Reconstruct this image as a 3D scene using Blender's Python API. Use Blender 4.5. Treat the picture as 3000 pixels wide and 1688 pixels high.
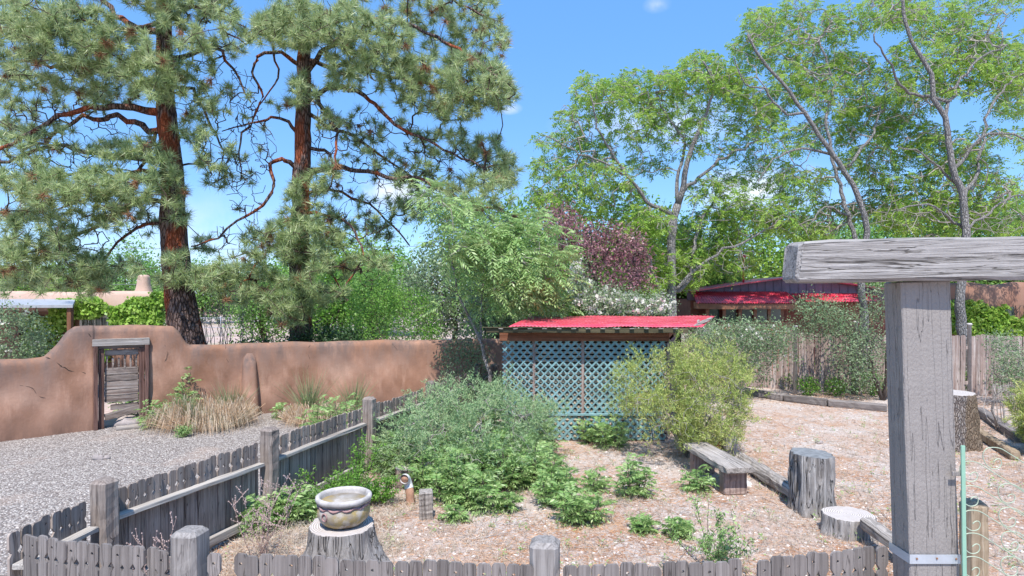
import bpy, math, random
import numpy as np
from mathutils import Vector, Matrix
R = np.random.default_rng(7); random.seed(7)
SC = bpy.context.scene; COL = SC.collection
for o in list(bpy.data.objects): bpy.data.objects.remove(o)

# ---------------------------------------------------------------- camera
H = 2.7; F = 1800.0; HY = 868.0
cam = bpy.data.cameras.new('camera'); co = bpy.data.objects.new('camera', cam); COL.objects.link(co)
cam.sensor_width = 36; cam.lens = 36 * F / 3000; cam.shift_y = (HY - 844) / 3000
cam.clip_start = 0.05; cam.clip_end = 3000
co.location = (0, 0, H); co.rotation_euler = (math.radians(90), 0, 0)
SC.camera = co
# ---------------------------------------------------------------- light
EL = math.radians(60); AZ = math.radians(183)          # azimuth clockwise from +Y (behind the camera)
S = Vector((math.sin(AZ) * math.cos(EL), math.cos(AZ) * math.cos(EL), math.sin(EL)))
sd = bpy.data.lights.new('sun', 'SUN'); sd.energy = 3.3; sd.angle = math.radians(0.55); sd.color = (1, .94, .86)
so = bpy.data.objects.new('sun', sd); COL.objects.link(so); so.location = (0, -5, 30)
so.rotation_euler = S.to_track_quat('Z', 'Y').to_euler()
w = bpy.data.worlds.new('World'); SC.world = w; w.use_nodes = True
SC.view_settings.view_transform = 'Standard'; SC.view_settings.look = 'None'
SC.view_settings.exposure = 0.98; SC.view_settings.gamma = 1

def W(px, py, d): return np.array(((px - 1500) / F * d, d, H - (py - HY) / F * d))
def G(px, py):
    d = H * F / (py - HY); return np.array(((px - 1500) / F * d, d, 0.0))

def world():
    nt = w.node_tree; N = nt.nodes; L = nt.links
    bg = N['Background']; bg.inputs['Strength'].default_value = 0.15
    sky = N.new('ShaderNodeTexSky'); sky.sky_type = 'NISHITA'; sky.sun_disc = False
    sky.sun_elevation = EL; sky.sun_rotation = AZ; sky.altitude = 1500; sky.air_density = 1.0; sky.dust_density = .3; sky.ozone_density = 1.5
    tc = N.new('ShaderNodeTexCoord')
    nz = N.new('ShaderNodeTexNoise'); nz.inputs['Scale'].default_value = 9; nz.inputs['Detail'].default_value = 7; nz.inputs['Roughness'].default_value = .6
    L.new(tc.outputs['Generated'], nz.inputs['Vector'])
    acc = None
    for px, py, rx, rz, st in ((1492, 318, .022, .010, 1.3), (1925, 14, .022, .012, .8), (1130, 560, .10, .035, 1.5), (2230, 560, .13, .045, 1.6), (1900, 360, .16, .05, .8), (640, 700, .25, .08, .6)):
        d = Vector(W(px, py, 1.0)) - Vector((0, 0, H)); d.normalize()
        a = N.new('ShaderNodeVectorMath'); a.operation = 'SUBTRACT'; L.new(tc.outputs['Generated'], a.inputs[0]); a.inputs[1].default_value = d
        b = N.new('ShaderNodeVectorMath'); b.operation = 'MULTIPLY'; L.new(a.outputs[0], b.inputs[0]); b.inputs[1].default_value = (1 / rx, 1 / rx, 1 / rz)
        c = N.new('ShaderNodeVectorMath'); c.operation = 'LENGTH'; L.new(b.outputs[0], c.inputs[0])
        m = N.new('ShaderNodeMath'); m.operation = 'SUBTRACT'; m.inputs[0].default_value = 1; L.new(c.outputs['Value'], m.inputs[1]); m.use_clamp = True
        k = N.new('ShaderNodeMath'); k.operation = 'MULTIPLY'; L.new(m.outputs[0], k.inputs[0]); k.inputs[1].default_value = st
        if acc is None: acc = k
        else:
            s = N.new('ShaderNodeMath'); s.operation = 'MAXIMUM'; L.new(acc.outputs[0], s.inputs[0]); L.new(k.outputs[0], s.inputs[1]); acc = s
    n2 = N.new('ShaderNodeMapRange'); L.new(nz.outputs['Fac'], n2.inputs['Value']); n2.inputs['From Min'].default_value = .38; n2.inputs['From Max'].default_value = .68
    f = N.new('ShaderNodeMath'); f.operation = 'MULTIPLY'; f.use_clamp = True; L.new(acc.outputs[0], f.inputs[0]); L.new(n2.outputs[0], f.inputs[1])
    hs = N.new('ShaderNodeHueSaturation'); hs.inputs['Saturation'].default_value = 1.12; hs.inputs['Value'].default_value = 1.0
    L.new(sky.outputs[0], hs.inputs['Color'])
    mx = N.new('ShaderNodeMixRGB'); mb_ = N.new('ShaderNodeMixRGB'); mb_.inputs[0].default_value = .62; L.new(hs.outputs[0], mb_.inputs[1]); mb_.inputs[2].default_value = (.56, 1.62, 3.6, 1)
    L.new(f.outputs[0], mx.inputs[0]); L.new(mb_.outputs[0], mx.inputs[1]); mx.inputs[2].default_value = (3.7, 3.9, 4.1, 1)
    L.new(mx.outputs[0], bg.inputs['Color'])
world()

# ---------------------------------------------------------------- materials
def base(name, rough=.8, spec=.3):
    m = bpy.data.materials.new(name); m.use_nodes = True
    b = m.node_tree.nodes['Principled BSDF']; b.inputs['Roughness'].default_value = rough
    b.inputs['Specular IOR Level'].default_value = spec
    return m, m.node_tree, b
def coord(nt, sc=(1, 1, 1), rot=(0, 0, 0), kind='Object'):
    t = nt.nodes.new('ShaderNodeTexCoord'); mp = nt.nodes.new('ShaderNodeMapping')
    mp.inputs['Scale'].default_value = sc; mp.inputs['Rotation'].default_value = rot
    nt.links.new(t.outputs[kind], mp.inputs['Vector']); return mp.outputs[0]
def noise(nt, vec, scale, detail=4, rough=.6, dist=0):
    n = nt.nodes.new('ShaderNodeTexNoise'); n.inputs['Scale'].default_value = scale; n.inputs['Detail'].default_value = detail
    n.inputs['Roughness'].default_value = rough; n.inputs['Distortion'].default_value = dist
    nt.links.new(vec, n.inputs['Vector']); return n.outputs['Fac']
def voro(nt, vec, scale, out='Distance', feature='F1'):
    n = nt.nodes.new('ShaderNodeTexVoronoi'); n.inputs['Scale'].default_value = scale; n.feature = feature
    nt.links.new(vec, n.inputs['Vector']); return n.outputs[out]
def ramp(nt, fac, stops):
    r = nt.nodes.new('ShaderNodeValToRGB'); e = r.color_ramp.elements
    e[0].position = stops[0][0]; e[0].color = (*stops[0][1], 1); e[1].position = stops[-1][0]; e[1].color = (*stops[-1][1], 1)
    for p, c in stops[1:-1]:
        q = e.new(p); q.color = (*c, 1)
    nt.links.new(fac, r.inputs[0]); return r.outputs[0]
def mix(nt, fac, a, b, mode='MIX'):
    m = nt.nodes.new('ShaderNodeMixRGB'); m.blend_type = mode
    for i, v in ((0, fac), (1, a), (2, b)):
        if isinstance(v, (int, float)): m.inputs[i].default_value = v
        elif isinstance(v, tuple): m.inputs[i].default_value = (*v, 1)
        else: nt.links.new(v, m.inputs[i])
    return m.outputs[0]
def math_(nt, op, a, b=0.0, clamp=False):
    m = nt.nodes.new('ShaderNodeMath'); m.operation = op; m.use_clamp = clamp
    for i, v in ((0, a), (1, b)):
        if isinstance(v, (int, float)): m.inputs[i].default_value = v
        else: nt.links.new(v, m.inputs[i])
    return m.outputs[0]
def rng(nt, v, a, b, c=0, d=1):
    m = nt.nodes.new('ShaderNodeMapRange'); nt.links.new(v, m.inputs['Value'])
    for k, x in (('From Min', a), ('From Max', b), ('To Min', c), ('To Max', d)): m.inputs[k].default_value = x
    return m.outputs[0]
def bump(nt, b, h, strength=.5, dist=.01):
    n = nt.nodes.new('ShaderNodeBump'); n.inputs['Strength'].default_value = strength; n.inputs['Distance'].default_value = dist
    nt.links.new(h, n.inputs['Height']); nt.links.new(n.outputs[0], b.inputs['Normal'])
def objrand(nt):
    return nt.nodes.new('ShaderNodeObjectInfo').outputs['Random']
def setc(nt, b, c): nt.links.new(c, b.inputs['Base Color'])

def wood(name, dark, mid, light, axis='Z', gs=1.0, rough=.85, bs=.8, var=.3, bd=.006, crack=.5):
    m, nt, b = base(name, rough, .2)
    k = 45 * gs; s = {'X': (1.2 * gs, k, k), 'Z': (k, k, 1.2 * gs), 'Y': (k, 1.2 * gs, k)}[axis]
    v = coord(nt, s)
    add = nt.nodes.new('ShaderNodeVectorMath'); add.operation = 'ADD'; nt.links.new(v, add.inputs[0])
    cmb = nt.nodes.new('ShaderNodeCombineXYZ'); r = math_(nt, 'MULTIPLY', objrand(nt), 50.0)
    for i in range(3): nt.links.new(r, cmb.inputs[i])
    nt.links.new(cmb.outputs[0], add.inputs[1]); v = add.outputs[0]
    n = noise(nt, v, 1, 6, .7, .6)
    c = ramp(nt, n, [(.32, dark), (.5, mid), (.68, light)])
    kc = 13 * gs; sc_ = {'X': (.55 * gs, kc, kc), 'Z': (kc, kc, .55 * gs), 'Y': (kc, .55 * gs, kc)}[axis]
    ad2 = nt.nodes.new('ShaderNodeVectorMath'); ad2.operation = 'ADD'; nt.links.new(coord(nt, sc_), ad2.inputs[0]); nt.links.new(cmb.outputs[0], ad2.inputs[1])
    nc = noise(nt, ad2.outputs[0], 1.3, 3, .55, .8); cr = rng(nt, math_(nt, 'ABSOLUTE', math_(nt, 'SUBTRACT', nc, .5)), 0, .014, 1, 0)
    cr = math_(nt, 'MULTIPLY', cr, crack, True); c = mix(nt, cr, c, tuple(x * .35 for x in dark)); n = math_(nt, 'SUBTRACT', n, math_(nt, 'MULTIPLY', cr, .8))
    v2 = coord(nt); n2 = noise(nt, v2, 3.0, 4)
    c = mix(nt, rng(nt, n2, .35, .65, 0, var), c, tuple(x * .55 for x in mid))
    hv = rng(nt, objrand(nt), 0, 1, 1 - var * .45, 1 + var * .35)
    hs = nt.nodes.new('ShaderNodeHueSaturation'); nt.links.new(c, hs.inputs['Color']); nt.links.new(hv, hs.inputs['Value'])
    setc(nt, b, hs.outputs[0]); bump(nt, b, n, bs, bd); return m

def leafmat(name, cols, rough=.5, trans=.3, nscale=1.2, spec=.35):
    m, nt, b = base(name, rough, spec)
    g = nt.nodes.new('ShaderNodeNewGeometry')
    n = noise(nt, coord(nt), nscale, 3)
    f = math_(nt, 'ADD', math_(nt, 'MULTIPLY', g.outputs['Random Per Island'], .55), math_(nt, 'MULTIPLY', rng(nt, n, .3, .7), .45))
    c = ramp(nt, f, [(i / (len(cols) - 1), x) for i, x in enumerate(cols)])
    setc(nt, b, c)
    t = nt.nodes.new('ShaderNodeBsdfTranslucent'); nt.links.new(mix(nt, .5, c, tuple(min(1, x * 1.3) for x in cols[-1])), t.inputs['Color'])
    mx = nt.nodes.new('ShaderNodeMixShader'); mx.inputs[0].default_value = trans
    o = nt.nodes['Material Output']; nt.links.new(b.outputs[0], mx.inputs[1]); nt.links.new(t.outputs[0], mx.inputs[2]); nt.links.new(mx.outputs[0], o.inputs['Surface'])
    return m
def plain(name, col, rough=.6, var=.25, sc=6, bs=.2, metal=0, spec=.4, bd=.004):
    m, nt, b = base(name, rough, spec); b.inputs['Metallic'].default_value = metal
    n = noise(nt, coord(nt), sc, 5)
    setc(nt, b, ramp(nt, n, [(.3, tuple(x * (1 - var) for x in col)), (.7, tuple(min(1, x * (1 + var)) for x in col))])); bump(nt, b, n, bs, bd); return m

def bark(name, dark, mid, light, red=None, sc=1.0):
    m, nt, b = base(name, .9, .15)
    v = coord(nt, (9 * sc, 9 * sc, 2.6 * sc)); vo = voro(nt, v, 1.5, 'Distance', 'DISTANCE_TO_EDGE'); n = noise(nt, v, 2.5, 6, .7)
    f = math_(nt, 'MULTIPLY', rng(nt, vo, 0, .22, .15, 1), rng(nt, n, .25, .7, .3, 1.1))
    c = ramp(nt, f, [(.08, dark), (.45, mid), (.85, light)])
    if red:
        z = noise(nt, coord(nt, (1.2, 1.2, .35)), 1.4, 3)
        c = mix(nt, rng(nt, z, .50, .58, 0, .75), c, mix(nt, f, tuple(x * .35 for x in red), red))
    setc(nt, b, c); bump(nt, b, f, 1.0, .04); return m

def stucco():
    m, nt, b = base('rough_post', .5, .4); n = noise(nt, coord(nt, (1, 1, .55)), 75, 4, .6); g = noise(nt, coord(nt, (60, 60, 1.2)), 1, 4); n3 = noise(nt, coord(nt), 4, 4)
    cr = rng(nt, math_(nt, 'ABSOLUTE', math_(nt, 'SUBTRACT', noise(nt, coord(nt, (14, 14, .6)), 1.2, 3), .5)), 0, .008, 1, 0)
    c = mix(nt, rng(nt, g, .3, .7, 0, .5), (.285, .26, .245), (.23, .21, .20)); c = mix(nt, rng(nt, n3, .35, .7, 0, .3), c, (.34, .315, .30)); c = mix(nt, math_(nt, 'MULTIPLY', cr, .6), c, (.08, .07, .07))
    setc(nt, b, c); bump(nt, b, math_(nt, 'SUBTRACT', n, math_(nt, 'MULTIPLY', cr, .6)), .9, .009); return m
M = {}
M['pine_bark'] = bark('pine_bark', (.03, .02, .018), (.14, .09, .075), (.30, .22, .20), (.55, .13, .045))
M['pine_twig'] = plain('pine_twig', (.07, .045, .035), .9, .4, 12)
M['grey_bark'] = bark('grey_bark', (.17, .16, .155), (.31, .295, .285), (.43, .415, .405), None, 1.6)
M['grey_twig'] = plain('grey_twig', (.30, .27, .25), .9, .35, 8)
M['dark_twig'] = plain('dark_twig', (.09, .07, .06), .9, .35, 8)
M['needle'] = leafmat('pine_needle', [(.06, .11, .035), (.20, .30, .10), (.42, .52, .23), (.74, .76, .50)], .38, .25, 2.6, .45)
M['needle_brown'] = leafmat('brown_needle', [(.20, .09, .04), (.40, .22, .12)], .6, .15)
M['locust'] = leafmat('locust_leaf', [(.06, .16, .025), (.17, .34, .045), (.31, .49, .085), (.52, .62, .18)], .45, .4, .9)
M['plum'] = leafmat('plum_leaf', [(.08, .03, .04), (.20, .08, .10), (.36, .18, .21), (.58, .38, .40)], .4, .25)
M['heaven'] = leafmat('heaven_leaf', [(.12, .26, .07), (.28, .44, .15), (.46, .56, .27)], .4, .3)
M['sumac'] = leafmat('sumac_leaf', [(.08, .19, .05), (.19, .35, .10), (.36, .50, .20), (.48, .56, .27)], .4, .28)
M['juniper'] = leafmat('juniper_leaf', [(.08, .18, .08), (.20, .34, .15), (.35, .47, .24), (.50, .53, .32)], .6, .18, 3.2)
M['gold'] = leafmat('gold_leaf', [(.10, .17, .04), (.26, .36, .08), (.44, .50, .15), (.60, .50, .22)], .55, .2, 2.0)
M['bush'] = leafmat('bush_leaf', [(.05, .16, .02), (.15, .33, .05), (.32, .52, .11)], .45, .35)
M['darkbush'] = leafmat('dark_bush_leaf', [(.015, .04, .012), (.04, .09, .03), (.12, .19, .08)], .4, .15)
M['rosebush'] = leafmat('rose_leaf', [(.06, .12, .05), (.18, .27, .13), (.38, .45, .29)], .5, .25, 2)
M['faroliv'] = leafmat('far_leaf', [(.07, .18, .04), (.17, .34, .08), (.32, .48, .15)], .6, .35, .35)
M['vine'] = leafmat('vine_leaf', [(.12, .28, .03), (.30, .50, .08), (.52, .66, .22)], .4, .25, 2)
M['grassblade'] = leafmat('grass_blade', [(.34, .19, .11), (.52, .35, .22), (.66, .54, .42), (.34, .36, .22)], .6, .15, 2)
M['yucca'] = leafmat('yucca_blade', [(.08, .13, .06), (.20, .26, .12), (.34, .38, .22)], .5, .15, 3)
M['straw'] = leafmat('litter_straw', [(.14, .07, .04), (.42, .20, .10), (.60, .36, .20), (.66, .58, .50)], .7, .05, 1.0)
M['petal'] = leafmat('white_petal', [(.6, .58, .52), (.82, .80, .74)], .5, .3)
M['weedstalk'] = plain('dry_stalk', (.42, .30, .27), .8, .3, 20)
M['paint_grey_z'] = wood('grey_painted_post', (.15, .135, .13), (.28, .26, .25), (.36, .335, .325), 'Z', .8, .6, .6, .2)
M['paint_grey_x'] = wood('weathered_rail', (.16, .14, .13), (.42, .39, .36), (.55, .52, .49), 'X', 1, .8, .8, .2)
M['picket'] = wood('grey_picket', (.13, .11, .105), (.235, .21, .20), (.31, .28, .27), 'Z', .8, .65, .6, .5, .008, .8)
M['picket_old'] = wood('weathered_picket', (.12, .09, .08), (.33, .275, .245), (.47, .41, .37), 'Z', .8, .8, .8, .6, .008, .8)
M['beam'] = wood('cracked_beam', (.10, .09, .085), (.37, .35, .34), (.48, .46, .45), 'X', 1.15, .75, 1.0, .12, .014, .9)
M['bigpost'] = stucco()
M['oldwood_x'] = wood('grey_plank', (.10, .085, .075), (.40, .36, .33), (.56, .52, .49), 'X', .7, .85, 1.0, .3, .012)
M['oldwood_z'] = wood('grey_stake', (.10, .08, .07), (.36, .32, .29), (.52, .48, .45), 'Z', .7, .85, 1.0, .3, .012)
M['stump'] = wood('stump_side', (.09, .08, .075), (.38, .355, .345), (.60, .58, .57), 'Z', .55, .9, 1.0, .35, .03, .9)
M['fencewood'] = wood('faded_red_board', (.18, .12, .10), (.38, .29, .26), (.64, .59, .56), 'Z', .45, .85, .8, .5, .006, .8)
M['timber'] = wood('landscape_timber', (.07, .06, .055), (.26, .23, .22), (.42, .39, .37), 'X', .6, .85, .9, .5)
M['brownwood_z'] = wood('brown_post', (.10, .04, .02), (.26, .12, .07), (.36, .22, .15), 'Z', .7, .7, .6, .4)
M['brownwood_x'] = wood('brown_beam', (.08, .03, .02), (.28, .11, .06), (.40, .22, .15), 'X', .5, .7, .6, .5)
M['lightpost'] = wood('tan_post', (.12, .08, .05), (.34, .26, .18), (.46, .38, .29), 'Z', .5, .8, .8, .4)
M['doorwood'] = wood('gate_plank', (.09, .05, .04), (.30, .24, .21), (.48, .43, .40), 'X', .6, .85, 1.0, .5, .01)
M['jamb'] = wood('gate_jamb', (.06, .035, .03), (.20, .11, .09), (.30, .22, .20), 'Z', .5, .85, 1.0, .5, .015)
M['lattice'] = plain('blue_green_lattice', (.20, .35, .37), .55, .3, 5, .2)
M['rust'] = plain('rust', (.25, .12, .06), .8)
M['galv'] = plain('galvanised_strap', (.55, .60, .66), .4, .12, 8, .1, .5)
M['mint'] = plain('mint_paint', (.26, .46, .35), .4, .08, 8, .1)
M['cream_wire'] = plain('cream_wire', (.40, .47, .36), .4, .08, 8, .1)
M['whitepost'] = plain('pale_round_post', (.46, .43, .42), .7, .2, 8)
M['glass'] = plain('window_glass', (.06, .09, .07), .12, .3, 2, .05, 0, .8)
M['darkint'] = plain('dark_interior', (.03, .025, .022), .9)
M['winframe'] = plain('brown_window_frame', (.30, .14, .08), .6)
M['whiteframe'] = plain('white_window_frame', (.6, .58, .55), .6)
M['bluegable'] = plain('slate_board', (.17, .15, .20), .7, .2, 4)
M['terracotta_wall'] = plain('brown_board_wall', (.24, .10, .075), .8, .25, 3)
M['white'] = plain('white_lid', (.72, .70, .70), .5, .08, 9)
M['rock'] = plain('rock', (.33, .29, .28), .9, .35, 9, .6)
M['canopy'] = plain('canopy_metal', (.33, .35, .38), .6, .2, 4, .1, .0)
M['cable'] = plain('cable', (.2, .2, .22), .6)
M['orange'] = plain('orange_panel', (.6, .30, .06), .6)

def redroof():
    m, nt, b = base('red_metal_roof', .32, .8)
    n = noise(nt, coord(nt, (1.5, 5, 1)), 2.5, 6)
    setc(nt, b, ramp(nt, n, [(.3, (.52, .02, .045)), (.52, (.62, .055, .10)), (.66, (.66, .17, .22)), (.8, (.55, .22, .20))]))
    nt.links.new(rng(nt, n, .3, .7, .25, .5), b.inputs['Roughness']); return m
M['redroof'] = redroof()
def adobe(name, c1, c2, c3, stain):
    m, nt, b = base(name, .95, .1); v = coord(nt)
    n = noise(nt, v, .9, 6, .6); n2 = noise(nt, coord(nt, (3, 3, .6)), 1.3, 6, .7); n3 = noise(nt, v, 22, 5, .7)
    c = ramp(nt, n, [(.3, c1), (.5, c2), (.72, c3)])
    c = mix(nt, rng(nt, n2, .5, .75, 0, .45), c, tuple(x * 1.35 for x in c3))
    sp = nt.nodes.new('ShaderNodeSeparateXYZ'); nt.links.new(nt.nodes.new('ShaderNodeTexCoord').outputs['Object'], sp.inputs[0])
    # rain stain under the coping, and splashed dirt at the foot
    at = nt.nodes.new('ShaderNodeAttribute'); at.attribute_name = 'top'
    k = math_(nt, 'MULTIPLY', rng(nt, at.outputs['Fac'], .75, 0.02, 0, 1), rng(nt, math_(nt, 'ADD', math_(nt, 'MULTIPLY', n2, .6), math_(nt, 'MULTIPLY', n, .4)), .40, .56, .0, 1), True)
    c = mix(nt, math_(nt, 'MULTIPLY', k, stain), c, (.13, .105, .10))
    c = mix(nt, math_(nt, 'MULTIPLY', rng(nt, sp.outputs[2], .55, .02, 0, 1.1), rng(nt, n2, .3, .6, .3, 1)), c, (.20, .12, .09))
    c = mix(nt, rng(nt, n3, .3, .7, 0, .25), c, tuple(x * .7 for x in c2))
    setc(nt, b, c); bump(nt, b, math_(nt, 'ADD', n3, math_(nt, 'MULTIPLY', n, 3.0)), .5, .012); return m
M['adobe'] = adobe('adobe_plaster', (.24, .125, .08), (.385, .22, .155), (.54, .35, .265), .95)
M['adobe_pale'] = adobe('pale_adobe', (.50, .34, .27), (.56, .40, .33), (.60, .45, .38), .1)
M['adobe_brown'] = adobe('brown_adobe', (.26, .13, .09), (.33, .18, .13), (.40, .24, .18), .3)
def gravel():
    m, nt, b = base('gravel', .9, .2); v = coord(nt)
    ce = voro(nt, v, 38, 'Color'); d = voro(nt, v, 38, 'Distance')
    bw = nt.nodes.new('ShaderNodeSeparateColor'); nt.links.new(ce, bw.inputs[0])
    c = ramp(nt, bw.outputs[0], [(0, (.21, .18, .165)), (.35, (.37, .33, .31)), (.7, (.51, .47, .44)), (1, (.70, .65, .61))])
    c = mix(nt, rng(nt, d, .35, .75, 0, .8), c, (.12, .10, .095))
    n = noise(nt, v, .8, 5); c = mix(nt, rng(nt, n, .56, .68, 0, .4), c, (.48, .37, .31))
    setc(nt, b, c); bump(nt, b, rng(nt, d, 0, .7, 1, 0), 1.0, .02); return m
M['gravel'] = gravel()
def yard():
    m, nt, b = base('yard_soil', .95, .1); v = coord(nt)
    n = noise(nt, v, .75, 6, .65); n2 = noise(nt, v, 5, 6, .7); n3 = noise(nt, v, 60, 4, .7); vo = voro(nt, v, 30, 'Color')
    bw = nt.nodes.new('ShaderNodeSeparateColor'); nt.links.new(vo, bw.inputs[0])
    c = ramp(nt, n3, [(.3, (.35, .315, .295)), (.5, (.54, .49, .46)), (.7, (.69, .65, .63))])
    c = mix(nt, rng(nt, bw.outputs[0], .6, 1, 0, .5), c, (.66, .60, .58))
    lit = ramp(nt, n3, [(.3, (.22, .11, .06)), (.5, (.44, .25, .15)), (.75, (.56, .38, .26))])
    f = math_(nt, 'ADD', rng(nt, n, .42, .6, 0, .6), rng(nt, n2, .42, .65, 0, .45), True)
    c = mix(nt, math_(nt, 'MULTIPLY', f, .8), c, lit); n5 = noise(nt, v, 16, 5, .75); c = mix(nt, rng(nt, n5, .46, .38, 0, .55), c, (.20, .13, .10))
    setc(nt, b, c); bump(nt, b, math_(nt, 'ADD', n3, n2), .9, .02); return m
M['yard'] = yard()
def dirt():
    m, nt, b = base('dirt', .95, .1); v = coord(nt)
    n = noise(nt, v, .25, 6, .65); n2 = noise(nt, v, 6, 6, .7)
    c = ramp(nt, n2, [(.3, (.38, .28, .25)), (.7, (.58, .46, .42))]); c = mix(nt, rng(nt, n, .5, .62, 0, .6), c, (.30, .30, .20))
    setc(nt, b, c); bump(nt, b, n2, .6, .02); return m
M['dirt'] = dirt()
def stumptop():
    m, nt, b = base('cut_wood', .85, .15); v = coord(nt)
    wv = nt.nodes.new('ShaderNodeTexWave'); wv.wave_type = 'RINGS'; wv.rings_direction = 'Z'; wv.inputs['Scale'].default_value = 14; wv.inputs['Distortion'].default_value = 3; wv.inputs['Detail'].default_value = 3
    nt.links.new(v, wv.inputs['Vector']); n = noise(nt, v, 14, 5)
    c = ramp(nt, math_(nt, 'MULTIPLY', wv.outputs['Fac'], rng(nt, n, .2, .7, .5, 1)), [(.1, (.36, .32, .30)), (.5, (.52, .48, .46)), (.9, (.64, .60, .58))])
    setc(nt, b, c); bump(nt, b, wv.outputs['Fac'], .4, .008); return m
M['cut'] = stumptop()
def potmat():
    m, nt, b = base('glazed_pot', .55, .4); v = coord(nt)
    n = noise(nt, coord(nt, (1, 1, 2)), 3.2, 5); n2 = noise(nt, v, 9, 5)
    c = ramp(nt, n, [(.34, (.44, .40, .36)), (.45, (.34, .29, .22)), (.54, (.42, .32, .13)), (.66, (.20, .16, .145))])
    c = mix(nt, rng(nt, n2, .52, .62, 0, .6), c, (.55, .52, .50))
    setc(nt, b, c); bump(nt, b, n2, .5, .008); return m
M['pot'] = potmat()
M['potrim'] = plain('pale_rim', (.44, .415, .40), .7, .35, 9, .6)
M['potband'] = plain('pink_band', (.36, .22, .22), .7, .3, 14, .6)
M['stakebrown'] = wood('weathered_block', (.12, .08, .065), (.34, .25, .22), (.46, .38, .34), 'Z', .5, .85, .9, .4)
M['soil'] = plain('dry_soil', (.40, .27, .20), .95, .5, 40, 1.0, 0, .1, .02)
M['terracotta_pipe'] = plain('stained_pipe', (.42, .24, .16), .7, .35, 12)
M['bark_stump'] = bark('stump_bark', (.10, .08, .07), (.34, .29, .27), (.55, .50, .47), (.45, .33, .22), 2.6)
M['stakebark'] = wood('brown_log_side', (.10, .07, .06), (.32, .24, .21), (.50, .43, .39), 'Z', .4, .9, 1.0, .5, .02)
M['rot'] = wood('rotten_wood', (.06, .02, .01), (.26, .10, .05), (.40, .20, .12), 'Z', .4, .9, 1.0, .5, .03)
M['tan_slat'] = plain('tan_slat', (.58, .48, .36), .8, .35, 5)
M['darkfascia'] = wood('mossy_fascia', (.03, .03, .02), (.10, .085, .05), (.20, .17, .10), 'X', .5, .8, .6, .5)
def pebmat():
    m, nt, b = base('pebble', .85, .25); g = nt.nodes.new('ShaderNodeNewGeometry')
    setc(nt, b, ramp(nt, g.outputs['Random Per Island'], [(0, (.21, .17, .15)), (.4, (.38, .335, .31)), (.75, (.54, .49, .46)), (1, (.74, .69, .65))])); return m
M['pebble'] = pebmat()
M['drypod'] = plain('seed_pod', (.50, .38, .36), .8, .3, 20)
M['drygrass'] = leafmat('dry_grass_blade', [(.36, .26, .18), (.56, .45, .36), (.66, .58, .50), (.24, .30, .14)], .7, .1, 3)
M['pale_bark'] = bark('pale_bark', (.30, .27, .24), (.46, .42, .39), (.60, .56, .53), None, 2.5)
M['darkcut'] = plain('dark_cut_wood', (.20, .21, .22), .8, .3, 14, .6)
# ---------------------------------------------------------------- object helpers
def tag(o, label, cat, group=None, kind=None):
    o['label'] = label; o['category'] = cat
    if group: o['group'] = group
    if kind: o['kind'] = kind
    return o
def thing(name, label, cat, loc=(0, 0, 0), rz=0, group=None):
    o = bpy.data.objects.new(name, None); COL.objects.link(o); o.location = tuple(float(x) for x in loc); o.rotation_euler = (0, 0, rz)
    o.empty_display_size = .1
    return tag(o, label, cat, group)
class MB:
    def __init__(s): s.V = []; s.F = []; s.n = 0
    def add(s, V, F):
        V = np.asarray(V, dtype=float).reshape(-1, 3); s.V.append(V)
        if isinstance(F, np.ndarray): s.F.append(F + s.n)
        else: s.F.append([[i + s.n for i in f] for f in F])
        s.n += len(V)
    def mesh(s, name, smooth=False):
        V = np.concatenate(s.V) if s.V else np.zeros((0, 3))
        li = []; ls = []
        for f in s.F:
            if isinstance(f, np.ndarray): li.append(f.ravel()); ls.append(np.full(len(f), f.shape[1]))
            else:
                li.append(np.array([i for q in f for i in q], dtype=int)); ls.append(np.array([len(q) for q in f], dtype=int))
        li = np.concatenate(li).astype(np.int32); ls = np.concatenate(ls).astype(np.int32)
        me = bpy.data.meshes.new(name); me.vertices.add(len(V)); me.vertices.foreach_set('co', V.astype(np.float32).ravel())
        me.loops.add(len(li)); me.loops.foreach_set('vertex_index', li)
        st = np.zeros(len(ls), dtype=np.int32); st[1:] = np.cumsum(ls)[:-1]
        me.polygons.add(len(ls)); me.polygons.foreach_set('loop_start', st)
        try: me.polygons.foreach_set('loop_total', ls)
        except Exception: pass
        me.update(calc_edges=True)
        me.polygons.foreach_set('use_smooth', np.full(len(ls), bool(smooth)))
        return me
    def build(s, name, mat, parent=None, smooth=False, loc=None, rot=None):
        me = s.mesh(name, smooth); me.materials.append(mat)
        return link(name, me, parent, loc, rot)
def link(name, me, parent=None, loc=None, rot=None):
    o = bpy.data.objects.new(name, me); COL.objects.link(o)
    if loc is not None: o.location = tuple(float(x) for x in loc)
    if rot is not None: o.rotation_euler = rot
    if parent: o.parent = parent
    return o
def wobj(mb, name, mat, parent, smooth=False):
    """mesh given in world coordinates, parented under a thing placed somewhere else"""
    me = mb.mesh(name, smooth); me.materials.append(mat)
    L = np.array(parent.location)
    co_ = np.zeros(len(me.vertices) * 3, dtype=np.float32); me.vertices.foreach_get('co', co_)
    co_ = co_.reshape(-1, 3) - L
    rz = parent.rotation_euler[2]
    if rz:
        c, s_ = math.cos(-rz), math.sin(-rz); x = co_[:, 0] * c - co_[:, 1] * s_; y = co_[:, 0] * s_ + co_[:, 1] * c; co_[:, 0] = x; co_[:, 1] = y
    me.vertices.foreach_set('co', co_.astype(np.float32).ravel()); me.update()
    return link(name, me, parent)
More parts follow.
